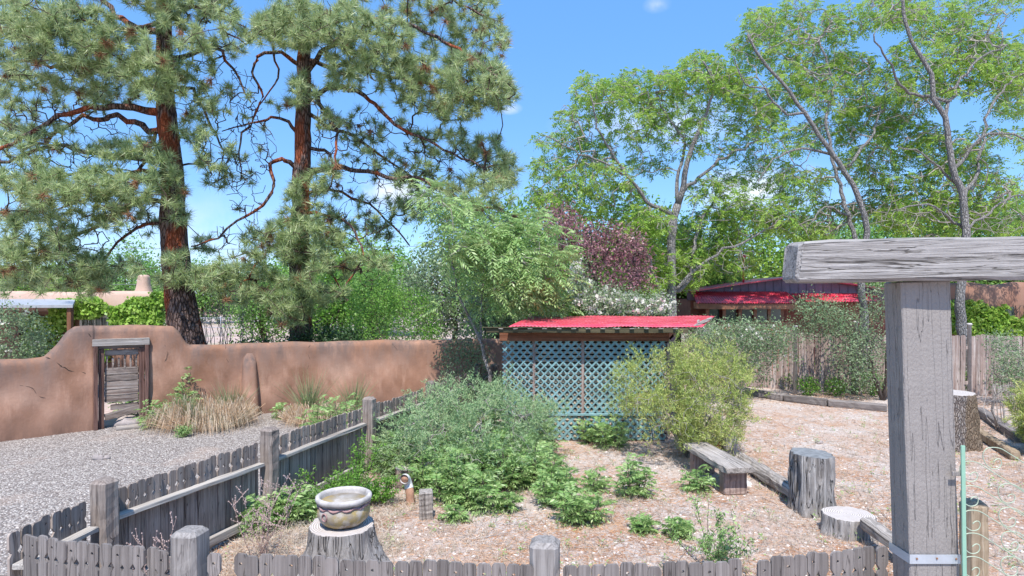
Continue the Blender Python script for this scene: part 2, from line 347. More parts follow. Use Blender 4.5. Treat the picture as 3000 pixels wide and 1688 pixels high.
def cbox(sx, sy, sz, ch=.0, cz=0.0, seg=1, wob=0.0, taper=1.0, axis='Z'):
    """box with chamfered long edges, long axis Z, base at z=cz; wob roughens it"""
    mb = MB(); a, b = sx / 2, sy / 2; c = max(ch, 1e-4)
    prof = np.array([(-a + c, -b), (a - c, -b), (a, -b + c), (a, b - c), (a - c, b), (-a + c, b), (-a, b - c), (-a, -b + c)])
    zs = np.linspace(0, sz, seg + 1); V = []
    if ch > 0: zs = np.concatenate([[0, min(ch, sz * .3)], zs[1:-1], [sz - min(ch, sz * .3), sz]])
    n = len(zs)
    for i, z in enumerate(zs):
        k = 1 - (1 - taper) * z / sz
        p = prof * k
        if ch > 0 and i in (0, n - 1): p = p * np.array([(a - c) / a, (b - c) / b])
        r = R.normal(0, wob, p.shape) if wob else 0
        V += [(x, y, z + cz) for x, y in (p + r)]
    Fs = []
    for i in range(n - 1):
        for j in range(8):
            k = (j + 1) % 8; Fs.append([i * 8 + j, i * 8 + k, (i + 1) * 8 + k, (i + 1) * 8 + j])
    Fs.append(list(range(7, -1, -1))); Fs.append([(n - 1) * 8 + j for j in range(8)])
    V = np.array(V)
    if axis == 'X': V = V[:, [2, 0, 1]]
    mb.add(V, Fs); return mb
def beam(name, p0, p1, wd, ht, mat, parent=None, ch=.006, seg=4, wob=0.0, roll=0.0, taper=1.0):
    """straight member: mesh along local X, object transform places it (so grain follows it)"""
    p0 = Vector([float(x) for x in p0]); p1 = Vector([float(x) for x in p1]); L = (p1 - p0).length
    me = cbox(wd, ht, L, ch, 0, seg, wob, taper, 'X').mesh(name); me.materials.append(mat)
    x = (p1 - p0).normalized(); up = Vector((0, 0, 1))
    y = up.cross(x); y = Vector((0, 1, 0)) if y.length < 1e-3 else y.normalized(); z = x.cross(y)
    m = Matrix((x, y, z)).transposed().to_4x4(); m = Matrix.Translation(p0) @ m @ Matrix.Rotation(roll, 4, 'X')
    o = bpy.data.objects.new(name, me); COL.objects.link(o)
    if parent:
        o.parent = parent; pm = Matrix.Translation(parent.location) @ parent.rotation_euler.to_matrix().to_4x4()
        o.matrix_local = pm.inverted() @ m
    else: o.matrix_local = m
    return o
def frames(P):
    P = np.asarray(P, float); T = np.gradient(P, axis=0); T /= np.linalg.norm(T, axis=1)[:, None] + 1e-9
    up = np.array((.13, .21, 1.0)) if abs(T[:, 2]).mean() < .8 else np.array((1.0, .1, .05))
    A = np.cross(T, up); A /= np.linalg.norm(A, axis=1)[:, None] + 1e-9; B = np.cross(T, A); return T, A, B
def tube(mb, P, rad, n=8, cap=True, rough=0.0):
    P = np.asarray(P, float); rad = np.broadcast_to(np.asarray(rad, float), (len(P),)); T, A, B = frames(P)
    th = np.linspace(0, 2 * math.pi, n, endpoint=False)
    rr = rad[:, None] * (1 + (R.normal(0, rough, (len(P), n)) if rough else 0))
    V = P[:, None, :] + rr[..., None] * (np.cos(th)[None, :, None] * A[:, None, :] + np.sin(th)[None, :, None] * B[:, None, :])
    i = np.arange(len(P) - 1)[:, None] * n; j = np.arange(n)[None, :]; k = (j + 1) % n
    Fq = np.stack([i + j, i + k, i + n + k, i + n + j], -1).reshape(-1, 4)
    b = mb.n; mb.add(V.reshape(-1, 3), Fq)
    if cap: mb.F.append([[b + x for x in range(n)][::-1], [b + (len(P) - 1) * n + x for x in range(n)]])
def smoothline(P, step=.25):
    P = np.asarray(P, float)
    if len(P) > 2:
        out = []; Q = np.vstack([2 * P[0] - P[1], P, 2 * P[-1] - P[-2]])
        for i in range(1, len(Q) - 2):
            n = max(2, int(np.linalg.norm(Q[i + 1] - Q[i]) / step))
            for t in np.linspace(0, 1, n, endpoint=False):
                a, b, c, d = Q[i - 1], Q[i], Q[i + 1], Q[i + 2]
                out.append(.5 * (2 * b + (c - a) * t + (2 * a - 5 * b + 4 * c - d) * t * t + (3 * b - a - 3 * c + d) * t ** 3))
        out.append(P[-1]); return np.array(out)
    n = max(2, int(np.linalg.norm(P[1] - P[0]) / step)); return np.linspace(P[0], P[1], n + 1)
def lathe(mb, prof, n=32, c=(0, 0, 0), wob=None, capb=True, capt=True):
    V = []
    for r, z in prof:
        for k in range(n):
            a = 2 * math.pi * k / n; q = r * (wob(a, z) if wob else 1)
            V.append((c[0] + q * math.cos(a), c[1] + q * math.sin(a), c[2] + z))
    Fs = [[i * n + j, i * n + (j + 1) % n, (i + 1) * n + (j + 1) % n, (i + 1) * n + j] for i in range(len(prof) - 1) for j in range(n)]
    if capb: Fs.append(list(range(n))[::-1])
    if capt: Fs.append([(len(prof) - 1) * n + j for j in range(n)])
    mb.add(V, Fs)
def nrm(v): return v / (np.linalg.norm(v, axis=-1, keepdims=True) + 1e-9)
def prisms(mb, A, B, ra, rb, n=3):
    """vectorised tapered prisms from A to B"""
    A = np.asarray(A); B = np.asarray(B); T = nrm(B - A); up = np.where(np.abs(T[:, 2:3]) < .9, np.array([[0, 0, 1.0]]), np.array([[1.0, 0, 0]]))
    X = nrm(np.cross(T, up)); Y = np.cross(T, X); th = np.arange(n) * 2 * math.pi / n
    ring = np.cos(th)[None, :, None] * X[:, None, :] + np.sin(th)[None, :, None] * Y[:, None, :]
    V = np.concatenate([A[:, None] + ring * ra[:, None, None], B[:, None] + ring * rb[:, None, None]], 1)
    b = (np.arange(len(A)) * 2 * n)[:, None]; j = np.arange(n)[None, :]; k = (j + 1) % n
    mb.add(V.reshape(-1, 3), np.stack([b + j, b + k, b + n + k, b + n + j], -1).reshape(-1, 4))
# ---------------------------------------------------------------- foliage generators
def blades(mb, O, D, L, wd, bend=0.0):
    """thin triangles from O along D"""
    n = len(O); D = nrm(D); X = nrm(np.cross(D, R.normal(0, 1, (n, 3)))); L = np.broadcast_to(L, (n,)); wd = np.broadcast_to(wd, (n,))
    if bend:
        mid = O + D * (L * .55)[:, None]; D2 = nrm(D + np.array([0, 0, -bend])); tip = mid + D2 * (L * .45)[:, None]
        V = np.stack([O - X * wd[:, None] / 2, O + X * wd[:, None] / 2, mid + X * wd[:, None] * .4, mid - X * wd[:, None] * .4, tip], 1)
        b = np.arange(n)[:, None] * 5
        mb.add(V.reshape(-1, 3), b + np.array([[0, 1, 2, 3]])); mb.F.append(b + np.array([[3, 2, 4]]) + (mb.n - 5 * n))
    else:
        V = np.stack([O - X * wd[:, None] / 2, O + X * wd[:, None] / 2, O + D * L[:, None]], 1)
        mb.add(V.reshape(-1, 3), np.arange(3 * n).reshape(-1, 3))
def tufts(mb, T, D, m, L, wd, bias=.5, shell=0.0):
    n = len(T); O = np.repeat(T, m, 0); DD = nrm(np.repeat(nrm(D), m, 0) * bias + nrm(R.normal(0, 1, (n * m, 3))) + np.array([0, 0, .12]))
    L = L * R.uniform(.7, 1.1, n * m)
    blades(mb, O + DD * shell + R.normal(0, .02, O.shape), DD, L, wd)
def leaves(mb, C, size, aspect=.5, upb=.5):
    n = len(C); Nn = nrm(R.normal(0, 1, (n, 3)) + np.array([0, -.2, upb])); X = nrm(np.cross(Nn, R.normal(0, 1, (n, 3)))); Y = np.cross(Nn, X)
    s = (size * R.uniform(.6, 1.3, n))[:, None]
    V = np.stack([C - X * s * .5, C - X * s * .05 + Y * s * aspect * .5, C + X * s * .5, C - X * s * .05 - Y * s * aspect * .5], 1)
    mb.add(V.reshape(-1, 3), np.arange(4 * n).reshape(-1, 4))
def pinnate(mb, O, D, L, pairs=6, ll=.06, lw=.02, droop=.5):
    n = len(O); D = nrm(D); L = np.broadcast_to(L, (n,)) * R.uniform(.7, 1.15, n)
    Sd = nrm(np.cross(D, np.array([0, 0, 1.0]) + R.normal(0, .25, (n, 3)))); Nn = nrm(np.cross(Sd, D))
    for j in range(pairs + 1):
        t = .18 + .82 * j / pairs
        P = O + D * (L * t)[:, None] + np.array([0, 0, -1.0]) * (L * t * t * droop)[:, None]
        Dt = nrm(D + np.array([0, 0, -2 * droop * t]))
        k = .65 + .5 * math.sin(math.pi * min(1, t * .9 + .05))
        sides = (-1, 1) if j < pairs else (0,)
        for s in sides:
            ld = nrm(Sd * s * .85 + Dt * (.55 if s else 1) + np.array([0, 0, -.25]) + R.normal(0, .12, (n, 3)))
            wv = nrm(np.cross(ld, Nn + R.normal(0, .3, (n, 3)))); l = ll * k * R.uniform(.85, 1.15, n)[:, None]
            V = np.stack([P, P + ld * l * .45 + wv * lw / 2, P + ld * l, P + ld * l * .45 - wv * lw / 2], 1)
            mb.add(V.reshape(-1, 3), np.arange(4 * n).reshape(-1, 4))
# ---------------------------------------------------------------- tree growth
def grow(limbs, attr, step=.35, r_tip=.008, ex=.42, curl=.22, droop=0.0, limbmb=None, sides=10):
    P = []; par = []; fix = []
    lm = limbmb or MB()
    for k, (poly, r0, r1) in enumerate(limbs):
        Q = smoothline(poly, .22)
        if len(Q) > 3: Q[1:-1] += R.normal(0, .012 + .02 * (k > 0), (len(Q) - 2, 3))
        rr = np.linspace(0, 1, len(Q)) ** .8 * (r1 - r0) + r0
        if P:
            A = np.array(P); i0 = int(np.argmin(((A - Q[0]) ** 2).sum(1))); Q[0] = A[i0]; pr = i0
        else: pr = -1
        tube(lm, Q, rr, sides + (4 if k == 0 else 0), True, .05)
        for q, r in zip(Q, rr):
            P.append(q); par.append(pr); fix.append(r); pr = len(P) - 1
    nl = len(P)
    cap = nl + len(attr) * 14 + 10; A = np.zeros((cap, 3)); A[:nl] = P; cnt = nl
    par = par + [0] * (cap - nl)
    d0 = np.sqrt(((attr[:, None, :] - A[None, :nl:2]) ** 2).sum(2)).min(1); order = np.argsort(d0)
    tips = []; tdir = []
    for ai in order:
        a = attr[ai]; i = int(np.argmin(((A[:cnt] - a) ** 2).sum(1))); p = A[i].copy(); dist = np.linalg.norm(a - p)
        k = int(min(12, max(2, round(dist / step))))
        c = (p + a) / 2 + R.normal(0, 1, 3) * dist * curl + np.array([0, 0, droop * dist])
        pr = i
        for t in np.arange(1, k + 1) / k:
            q = (1 - t) ** 2 * p + 2 * t * (1 - t) * c + t * t * a
            if t < 1: q = q + R.normal(0, .03 * dist, 3)
            A[cnt] = q; par[cnt] = pr; pr = cnt; cnt += 1
        tips.append(A[cnt - 1]); tdir.append(A[cnt - 1] - A[par[cnt - 1]])
    A = A[:cnt]; par = np.array(par[:cnt]); num = np.zeros(cnt); 
    haschild = np.zeros(cnt, bool); haschild[par[par >= 0]] = True; num[~haschild] = 1
    for i in range(cnt - 1, -1, -1):
        if par[i] >= 0: num[par[i]] += num[i]
    rad = r_tip * np.maximum(num, 1) ** ex
    idx = np.arange(nl, cnt); pr = par[idx]; lf = np.array(fix)
    rb = rad[idx]; ra = np.where(pr < nl, np.minimum(rb * 1.2, lf[np.minimum(pr, nl - 1)] * .8), rad[pr])
    tw = MB(); 
    if len(idx): prisms(tw, A[pr], A[idx], ra, rb, 4)
    return lm, tw, np.array(tips), nrm(np.array(tdir)), A
def clusters(cl, d0, dd=1.6, sp=.7, dens=1.0):
    out = []
    for c in cl:
        px, py, rx, ry, n = c[:5]; off = c[5] if len(c) > 5 else R.uniform(-dd, dd); n = max(3, int(n * dens))
        a = R.uniform(0, 2 * math.pi, n); r = np.sqrt(R.uniform(0, 1, n)); x = px + rx * r * np.cos(a); y = py + ry * r * np.sin(a)
        dep = d0 + off + R.normal(0, sp, n)
        out.append(np.stack([(x - 1500) / F * dep, dep, H - (y - HY) / F * dep], 1))
    return np.concatenate(out)
def limb(pts, d0, d1, w0, w1):
    """px polyline -> 3D, depth runs d0..d1; widths in px"""
    n = len(pts); return ([W(x, y, d0 + (d1 - d0) * i / (n - 1)) for i, (x, y) in enumerate(pts)], w0 / F * d0 / 2, w1 / F * d1 / 2)
def ell(c, r, n, shell=.55, zmin=None):
    v = nrm(R.normal(0, 1, (n, 3))) * (R.uniform(shell ** 3, 1, n) ** (1 / 3))[:, None]; P = np.array(c) + v * np.array(r)
    if zmin is not None: P = P[P[:, 2] > zmin]
    return P
# ================================================================ SETTING
def sheet(name, poly, z, mat):
    mb = MB(); mb.add([(x, y, z) for x, y in poly], [list(range(len(poly)))]); o = mb.build(name, mat); o['kind'] = 'structure'; return o
sheet('ground', [(-900, -60), (900, -60), (900, 1400), (-900, 1400)], 0, M['dirt'])
WALL = smoothline([(-12.5, 8.4, 0), (-10.9, 10.2, 0), (-9.6, 11.52, 0), (-8.53, 12.53, 0), (-7.73, 13.05, 0), (-5.96, 14.2, 0), (-4.2, 15.0, 0), (-.9, 15.7, 0), (.5, 15.9, 0)], .06)
LF = [(-3.55, 4.45), (-3.5, 5.29), (-2.88, 7.3), (-2.21, 9.5), (-1.51, 11.45), (-.8, 14.1), (-.45, 15.4)]
gp = [(-14, 2.0), (-3.3, 2.0)] + [(x + .02, y) for x, y in LF] + [(x - .1, y + .15) for x, y, _ in WALL[::-12]] 
sheet('gravel_drive', gp, .004, M['gravel'])
yd = [(-3.3, 2.0), (9.5, 2.0), (14.5, 12.5), (13.5, 16.9), (6.2, 18.3), (4.6, 15.2), (-.45, 15.4)] + [(x + .02, y) for x, y in LF[:-1][::-1]]
sheet('yard_ground', yd, .004, M['yard'])

def hgt(px):
    return np.interp(px, [-600, 0, 70, 128, 167, 194, 217, 250, 505, 524, 538, 551, 738, 854, 1000, 1400], [1062, 1053, 1050, 1042, 1007, 972, 958, 955, 953, 968, 995, 1009, 1007, 1001, 999, 993])
def adobe_wall():
    t = thing('adobe_wall', 'long curving brown adobe plaster wall stepping up over the plank gate', 'wall', (-8.1, 12.8, 0))
    T = nrm(np.gradient(WALL, axis=0)); Nn = np.stack([T[:, 1], -T[:, 0], 0 * T[:, 0]], 1)
    px = 1500 + F * WALL[:, 0] / WALL[:, 1]; top = H - (hgt(px) - HY) / F * WALL[:, 1]
    s = np.concatenate([[0], np.cumsum(np.linalg.norm(np.diff(WALL, axis=0), axis=1))])
    top = top + .012 * np.sin(s * 2.3) + .008 * np.sin(s * 5.9 + 1)
    i0 = int(np.argmin(abs(px - 277))); i1 = int(np.argmin(abs(px - 431)))
    mb = MB(); att = []
    def piece(a, b, zb, caps):
        ks = np.arange(a, b + 1); prof = []   # (offset along normal, kind)
        nz = 16; base = mb.n; rows = []
        for k in ks:
            ht = top[k]; r = .13; V = []; A = []
            zz = np.linspace(zb, ht - r, nz)
            for z in zz: V.append((.15 + .05 * (1 - z / 2) ** 2, z)); A.append(ht - z)
            for q in np.linspace(0, math.pi, 9)[1:-1]:
                V.append((.15 * math.cos(q), ht - r + r * math.sin(q))); A.append(ht - (ht - r + r * math.sin(q)))
            for z in zz[::-1]: V.append((-.15 - .05 * (1 - z / 2) ** 2, z)); A.append(ht - z)
            P = []
            for (o, z) in V:
                w_ = .012 * math.sin(s[k] * 3.1 + z * 4) + .01 * math.sin(s[k] * 7.7 - z * 6 + 2) + .006 * math.sin(s[k] * 17 + z * 13)
                o2 = o + w_ * (1 if o > 0 else -1) * min(1, abs(o) / .1)
                P.append(WALL[k] + Nn[k] * o2 + np.array([0, 0, z]))
            rows.append(P); att.extend(A)
        m = len(rows[0]); V = np.array(rows).reshape(-1, 3); n = len(ks)
        Fs = [[i * m + j, i * m + j + 1, (i + 1) * m + j + 1, (i + 1) * m + j] for i in range(n - 1) for j in range(m - 1)]
        if caps[0]: Fs.append(list(range(m))[::-1])
        if caps[1]: Fs.append([(n - 1) * m + j for j in range(m)])
        if zb > 0: Fs += [[i * m, (i + 1) * m, (i + 1) * m + m - 1, i * m + m - 1] for i in range(n - 1)]
        mb.add(V, [f[::-1] for f in Fs])
    piece(0, i0, 0, (1, 1)); piece(i1, len(WALL) - 1, 0, (1, 1)); piece(i0, i1, 1.70, (0, 0))
    o = wobj(mb, 'plaster', M['adobe'], t, True)
    a = o.data.attributes.new('top', 'FLOAT', 'POINT'); a.data.foreach_set('value', np.array(att, dtype=np.float32))
    # buttress
    k = int(np.argmin(abs(px - 728))); c = WALL[k] + Nn[k] * .13; b = MB()
    nz = 14; n = 14; V = []
    for i in range(nz + 1):
        z = 1.40 * i / nz; f = i / nz; hw = .20 * (1 - .30 * f) * (1 if f < .86 else math.sqrt(max(.0, 1 - ((f - .86) / .15) ** 2)) * .85 + .15); dp = .40 * (1 - .75 * f) * (1 if f < .9 else .5)
        for j in range(n + 1):
            q = math.pi * j / n; ca, sa = math.cos(q), math.sin(q)
            xx = hw * math.copysign(abs(ca) ** .6, ca); yy = dp * abs(sa) ** .7
            V.append(c + T[k] * xx + Nn[k] * yy + np.array([0, 0, z]))
    Fs = [[i * (n + 1) + j, i * (n + 1) + j + 1, (i + 1) * (n + 1) + j + 1, (i + 1) * (n + 1) + j] for i in range(nz) for j in range(n)] + [[nz * (n + 1) + j for j in range(n + 1)]]
    b.add(V, [f[::-1] for f in Fs])
    ob = wobj(b, 'buttress', M['adobe'], t, True)
    a = ob.data.attributes.new('top', 'FLOAT', 'POINT'); a.data.foreach_set('value', np.repeat(1.3 - np.linspace(0, 1.4, nz + 1), n + 1).astype(np.float32))
    # cracks (real grooves filled dark)
    def onwall(x, y, off=.0):
        kk = int(np.argmin(abs(px - x))); z = H - (y - HY) / F * (WALL[kk][1] - .16)
        o_ = .15 + .05 * (1 - z / 2) ** 2 + .012 * math.sin(s[kk] * 3.1 + z * 4) + .01 * math.sin(s[kk] * 7.7 - z * 6 + 2) + .006 * math.sin(s[kk] * 17 + z * 13)
        return WALL[kk] + Nn[kk] * (o_ + off) + np.array([0, 0, z])
    for pts in ([(130, 1047), (143, 1050), (165, 1065), (172, 1073), (190, 1077), (212, 1089), (232, 1088), (246, 1095)], [(255, 978), (266, 990), (277, 997)], [(655, 1012), (662, 1030), (660, 1046), (668, 1062)], [(905, 1010), (899, 1032), (908, 1058), (903, 1080)], [(1150, 1006), (1162, 1030), (1158, 1052)], [(60, 1130), (88, 1139), (104, 1160), (133, 1168)], [(480, 1010), (488, 1034), (482, 1060)]):
        Q = [onwall(*p) for p in pts]; Q = smoothline(np.array(Q), .06); Q[1:-1] += R.normal(0, .006, (len(Q) - 2, 3)); cm = MB(); tube(cm, Q, .006 if pts[0][0] in (130, 255) else .0028, 5); wobj(cm, 'crack', M['darkint'], t)
    return i0, i1, T, Nn
i0, i1, WT, WN = adobe_wall()

def plank_gate():
    a, b = WALL[i0], WALL[i1]; d = nrm(b - a); n = np.array([d[1], -d[0], 0]); L = np.linalg.norm(b - a); c = (a + b) / 2
    t = thing('plank_gate', 'old weathered plank gate with spindle opening set in brown adobe wall', 'gate', c, math.atan2(d[1], d[0]))
    def bx(name, x0, x1, y, dp, z0, z1, mat, ax='Z', tilt=0.0, ch=.006, wob=.002):
        if ax == 'Z': me = cbox(x1 - x0, dp, z1 - z0, ch, 0, 8, wob).mesh(name); loc = ((x0 + x1) / 2, y, z0)
        else: me = cbox(dp, z1 - z0, x1 - x0, ch, 0, 5, wob, 1, 'X').mesh(name); loc = (x0, y, (z0 + z1) / 2)
        me.materials.append(mat); return link(name, me, t, loc, (0, -tilt, 0) if ax == 'X' else (0, 0, 0))
    h = L / 2
    bx('lintel', -h - .02, h + .02, -.17, .16, 1.69, 1.83, M['oldwood_x'], 'X')
    bx('header_board', -h + .06, h - .06, -.10, .14, 1.625, 1.688, M['doorwood'], 'X')
    bx('jamb', -h + .0, -h + .075, -.16, .22, 0, 1.688, M['jamb']); bx('jamb', -h + .08, -h + .18, -.10, .16, 0, 1.622, M['jamb'])
    bx('jamb', h - .065, h - .0, -.16, .22, 0, 1.688, M['jamb']); bx('jamb', h - .17, h - .07, -.10, .16, 0, 1.622, M['jamb'])
    x0, x1 = -h + .185, h - .175
    z = .52
    bx('plank', x0, x1, -.10, .035, 1.48, 1.60, M['doorwood'], 'X')
    for hh in (.14, .12, .17, .13, .15):
        bx('plank', x0, x1, -.10, .035, z + .003, z + hh - .003, M['doorwood'], 'X', 0, .01, .004); z += hh
    for k in range(6):
        x = x0 + .04 + k * (x1 - x0 - .08) / 5; bx('spindle', x - .017, x + .017, -.10, .03, z - .04, 1.478 if k not in (1, 2) else 1.43, M['doorwood'])
    bx('plank', x0, x1 + .04, -.135, .03, .16, .30, M['doorwood'], 'X', .21)
    bx('plank', x0 + .1, x1, -.07, .03, .36, .47, M['doorwood'], 'X', .02)
    th = thing('threshold_board', 'short grey board lying on the step before the plank gate', 'board', c + n * .42 + d * .25, math.atan2(d[1], d[0]))
    me = cbox(.2, .06, .75, .01, 0, 4, .003, 1, 'X').mesh('board'); me.materials.append(M['oldwood_x']); link('board', me, th, (-.35, 0, .035))
    rk = MB(); rock(rk, (0, 0, .06), (.26, .17, .13)); o = rk.build('boulder', M['rock'], None, True, c + n * .02 + d * .08); tag(o, 'rounded grey boulder lying under the tilted bottom board of the plank gate', 'rock')
def rock(mb, c, r, n=10, m=14):
    V = []; ph = R.uniform(0, 6, 6)
    for i in range(n + 1):
        a = math.pi * i / n
        for j in range(m):
            b = 2 * math.pi * j / m; k = 1 + .13 * math.sin(3 * b + ph[0] + 2 * a) + .09 * math.sin(5 * b + ph[1] - 3 * a) + .1 * math.sin(2 * a + ph[2] + b)
            V.append((c[0] + r[0] * k * math.sin(a) * math.cos(b), c[1] + r[1] * k * math.sin(a) * math.sin(b), c[2] + r[2] * k * math.cos(a)))
    mb.add(V, np.array([[i * m + j, (i + 1) * m + j, (i + 1) * m + (j + 1) % m, i * m + (j + 1) % m] for i in range(n) for j in range(m)]))
plank_gate()

# ================================================================ PICKET FENCES
def picket_mesh(wd, ht, hole, th=.019, miss=0):
    """dog-eared picket with half-diamond side notches, optional round hole"""
    w2 = wd / 2; zt = ht; e = .026; nd = .022; zc = zt - .15
    right = [(w2, 0), (w2, zc - .032), (w2 - nd, zc), (w2, zc + .032), (w2 + .0, zt - .024), (w2 - .006, zt - .011), (w2 - .016, zt)]
    left = [(-x, z) for x, z in right[::-1]]
    if miss: right = [(w2, 0), (w2, zt - .05), (w2 - .02, zt - .02), (w2 - .03, zt)]
    mb = MB(); outer = right + left; n = len(outer)
    def ring(y): return [(x, y, z) for x, z in outer]
    if not hole:
        mb.add(ring(-th / 2) + ring(th / 2), [list(range(n)), [n + i for i in range(n)][::-1]] + [[i, i + n, (i + 1) % n + n, (i + 1) % n] for i in range(n)])
    else:
        hz = zt - .065; hr = .0115; m = 5
        hR = [(hr * math.sin(math.pi * k / m), hz - hr * math.cos(math.pi * k / m)) for k in range(m + 1)]
        pr = [(0, 0)] + right + [(0, zt)] + hR[::-1]; pl = [(0, zt)] + left + [(0, 0)] + [(-x, z) for x, z in hR]
        for y, fl in ((-th / 2, 0), (th / 2, 1)):
            for p in (pr, pl):
                f = list(range(len(p))); mb.add([(x, y, z) for x, z in p], [f[::-1] if fl else f])
        mb.add(ring(-th / 2) + ring(th / 2), [[i, i + n, (i + 1) % n + n, (i + 1) % n] for i in range(n)])
        hc = hR + [(-x, z) for x, z in hR[::-1]][1:-1]; q = len(hc)
        mb.add([(x, -th / 2, z) for x, z in hc] + [(x, th / 2, z) for x, z in hc], [[i, (i + 1) % q, (i + 1) % q + q, i + q] for i in range(q)])
    me = mb.mesh('picket'); return me
def post_mesh(name, wd, ht, mat, ch=.03):
    me = cbox(wd, wd, ht, ch, 0, 14, .0025).mesh(name); me.materials.append(mat); return me

def picket_run(t, P, ht, mat, sp, side, first, count, skip=()):
    """pickets along the polyline P (2-D); returns how many were built"""
    ms = [picket_mesh(.0896, ht, h) for h in (0, 1)] + [picket_mesh(.07, ht - .02, 0, .019, 1)]
    for m in ms: m.materials.append(mat)
    P = np.array(P); sg = np.linalg.norm(np.diff(P, axis=0), axis=1); cs = np.concatenate([[0], np.cumsum(sg)])
    n = int(cs[-1] / sp); ang0 = t.rotation_euler[2]; L0 = np.array(t.location)
    over = []
    for i in range(n):
        s = (i + .5) * sp; k = min(len(sg) - 1, int(np.searchsorted(cs, s)) - 1); f = (s - cs[k]) / sg[k]; p = P[k] + (P[k + 1] - P[k]) * f; d = (P[k + 1] - P[k]) / sg[k]
        if any(a <= s <= b for a, b in skip): continue
        a = math.atan2(d[1], d[0]); me = ms[2] if R.random() < .025 else ms[(i + first) % 2]
        if count[0] < 98:
            o = link('picket', me, t, (p[0] - L0[0], p[1] - L0[1], R.uniform(-.012, .012) + .02), (R.normal(0, .012), R.normal(0, .007), a + R.normal(0, .03))); count[0] += 1
        else: over.append((p, a, me))
    return over

def side_fence():
    t = thing('picket_fence', 'weathered grey picket fence with diamond cut-outs running back beside the gravel', 'fence', (-3.5, 5.29, 0))
    off = -.10
    cnt = [0]; over = []
    for k in range(len(LF) - 1):
        a, b = np.array(LF[k]), np.array(LF[k + 1]); d = nrm(b - a); n = np.array([d[1], -d[0]])   # n: yard side
        a2 = a + d * (.1 if k else .0) - n * .03; b2 = b - d * .1 - n * .03
        over += picket_run(t, [a2 - n * .05, b2 - n * .05], .965, M['picket_old'], .0905, 0, k, cnt)
        sg = (.0, .02, -.01, .0, .01, 0)[k]
        beam('rail', (*(a2 + n * .0), .735 + sg), (*(b2 + n * .0), .735 - sg * .5), .095, .04, M['paint_grey_x'], t, .004, 6, .002)
        if k > 0: beam('rail', (*(a2 + n * .0), .12), (*(b2 + n * .0), .12), .05, .085, M['paint_grey_x'], t, .004, 6, .002)
    mb = MB()
    for p, a, me in over:
        co_ = np.zeros(len(me.vertices) * 3, dtype=np.float32); me.vertices.foreach_get('co', co_); V = co_.reshape(-1, 3)
        c, s = math.cos(a), math.sin(a); V2 = np.stack([V[:, 0] * c - V[:, 1] * s + p[0], V[:, 0] * s + V[:, 1] * c + p[1], V[:, 2] + .02], 1)
        mb.add(V2, [list(q.vertices) for q in me.polygons])
    if over: o = wobj(mb, 'pickets', M['picket_old'], t); o['kind'] = 'stuff'
    for (x, y), h in zip(LF[1:], (1.13, 1.14, 1.14, 1.12, 1.14, 1.0)):
        o = link('post', post_mesh('post', .175, h, M['picket_old']), t, (x + 3.5, y - 5.29, 0), (0, R.normal(0, .01), -.32))
side_fence()

FF = [(-3.55, 4.47), (-3.12, 4.30), (-2.3, 4.14), (0.2, 3.90), (1.0, 3.93), (1.85, 4.06), (2.62, 4.24)]
def front_fence():
    t = thing('picket_fence', 'low grey painted picket fence along the bottom edge, nearest the camera', 'fence', (-2.2, 4.17, 0))
    P = np.array(FF); cs = np.concatenate([[0], np.cumsum(np.linalg.norm(np.diff(P, axis=0), axis=1))]); cnt = [0]
    def s_at(x): return float(np.interp(x, P[:, 0], cs))
    picket_run(t, FF, .965, M['picket'], .0915, 0, 0, cnt, skip=((s_at(-2.31), s_at(-2.08)), (s_at(.11), s_at(.32)), (s_at(-1.93), s_at(-1.84)), (s_at(.5), s_at(.53)), (s_at(1.52), s_at(1.56))))
    for k in range(len(FF) - 1):
        a, b = np.array(FF[k]), np.array(FF[k + 1]); d = nrm(b - a); n = np.array([-d[1], d[0]])
        for z in (.72, .15): beam('rail', (*(a + n * .055), z), (*(b + n * .055), z), .09, .04, M['paint_grey_x'], t, .004, 4, .001)
    for x, y, h, s in ((-2.2, 4.20, 1.11, .19), (.215, 4.02, 1.11, .19)):
        link('post', post_mesh('post', s, h, M['paint_grey_z'], .028), t, (x + 2.2, y - 4.17, 0), (0, 0, -.12))
front_fence()

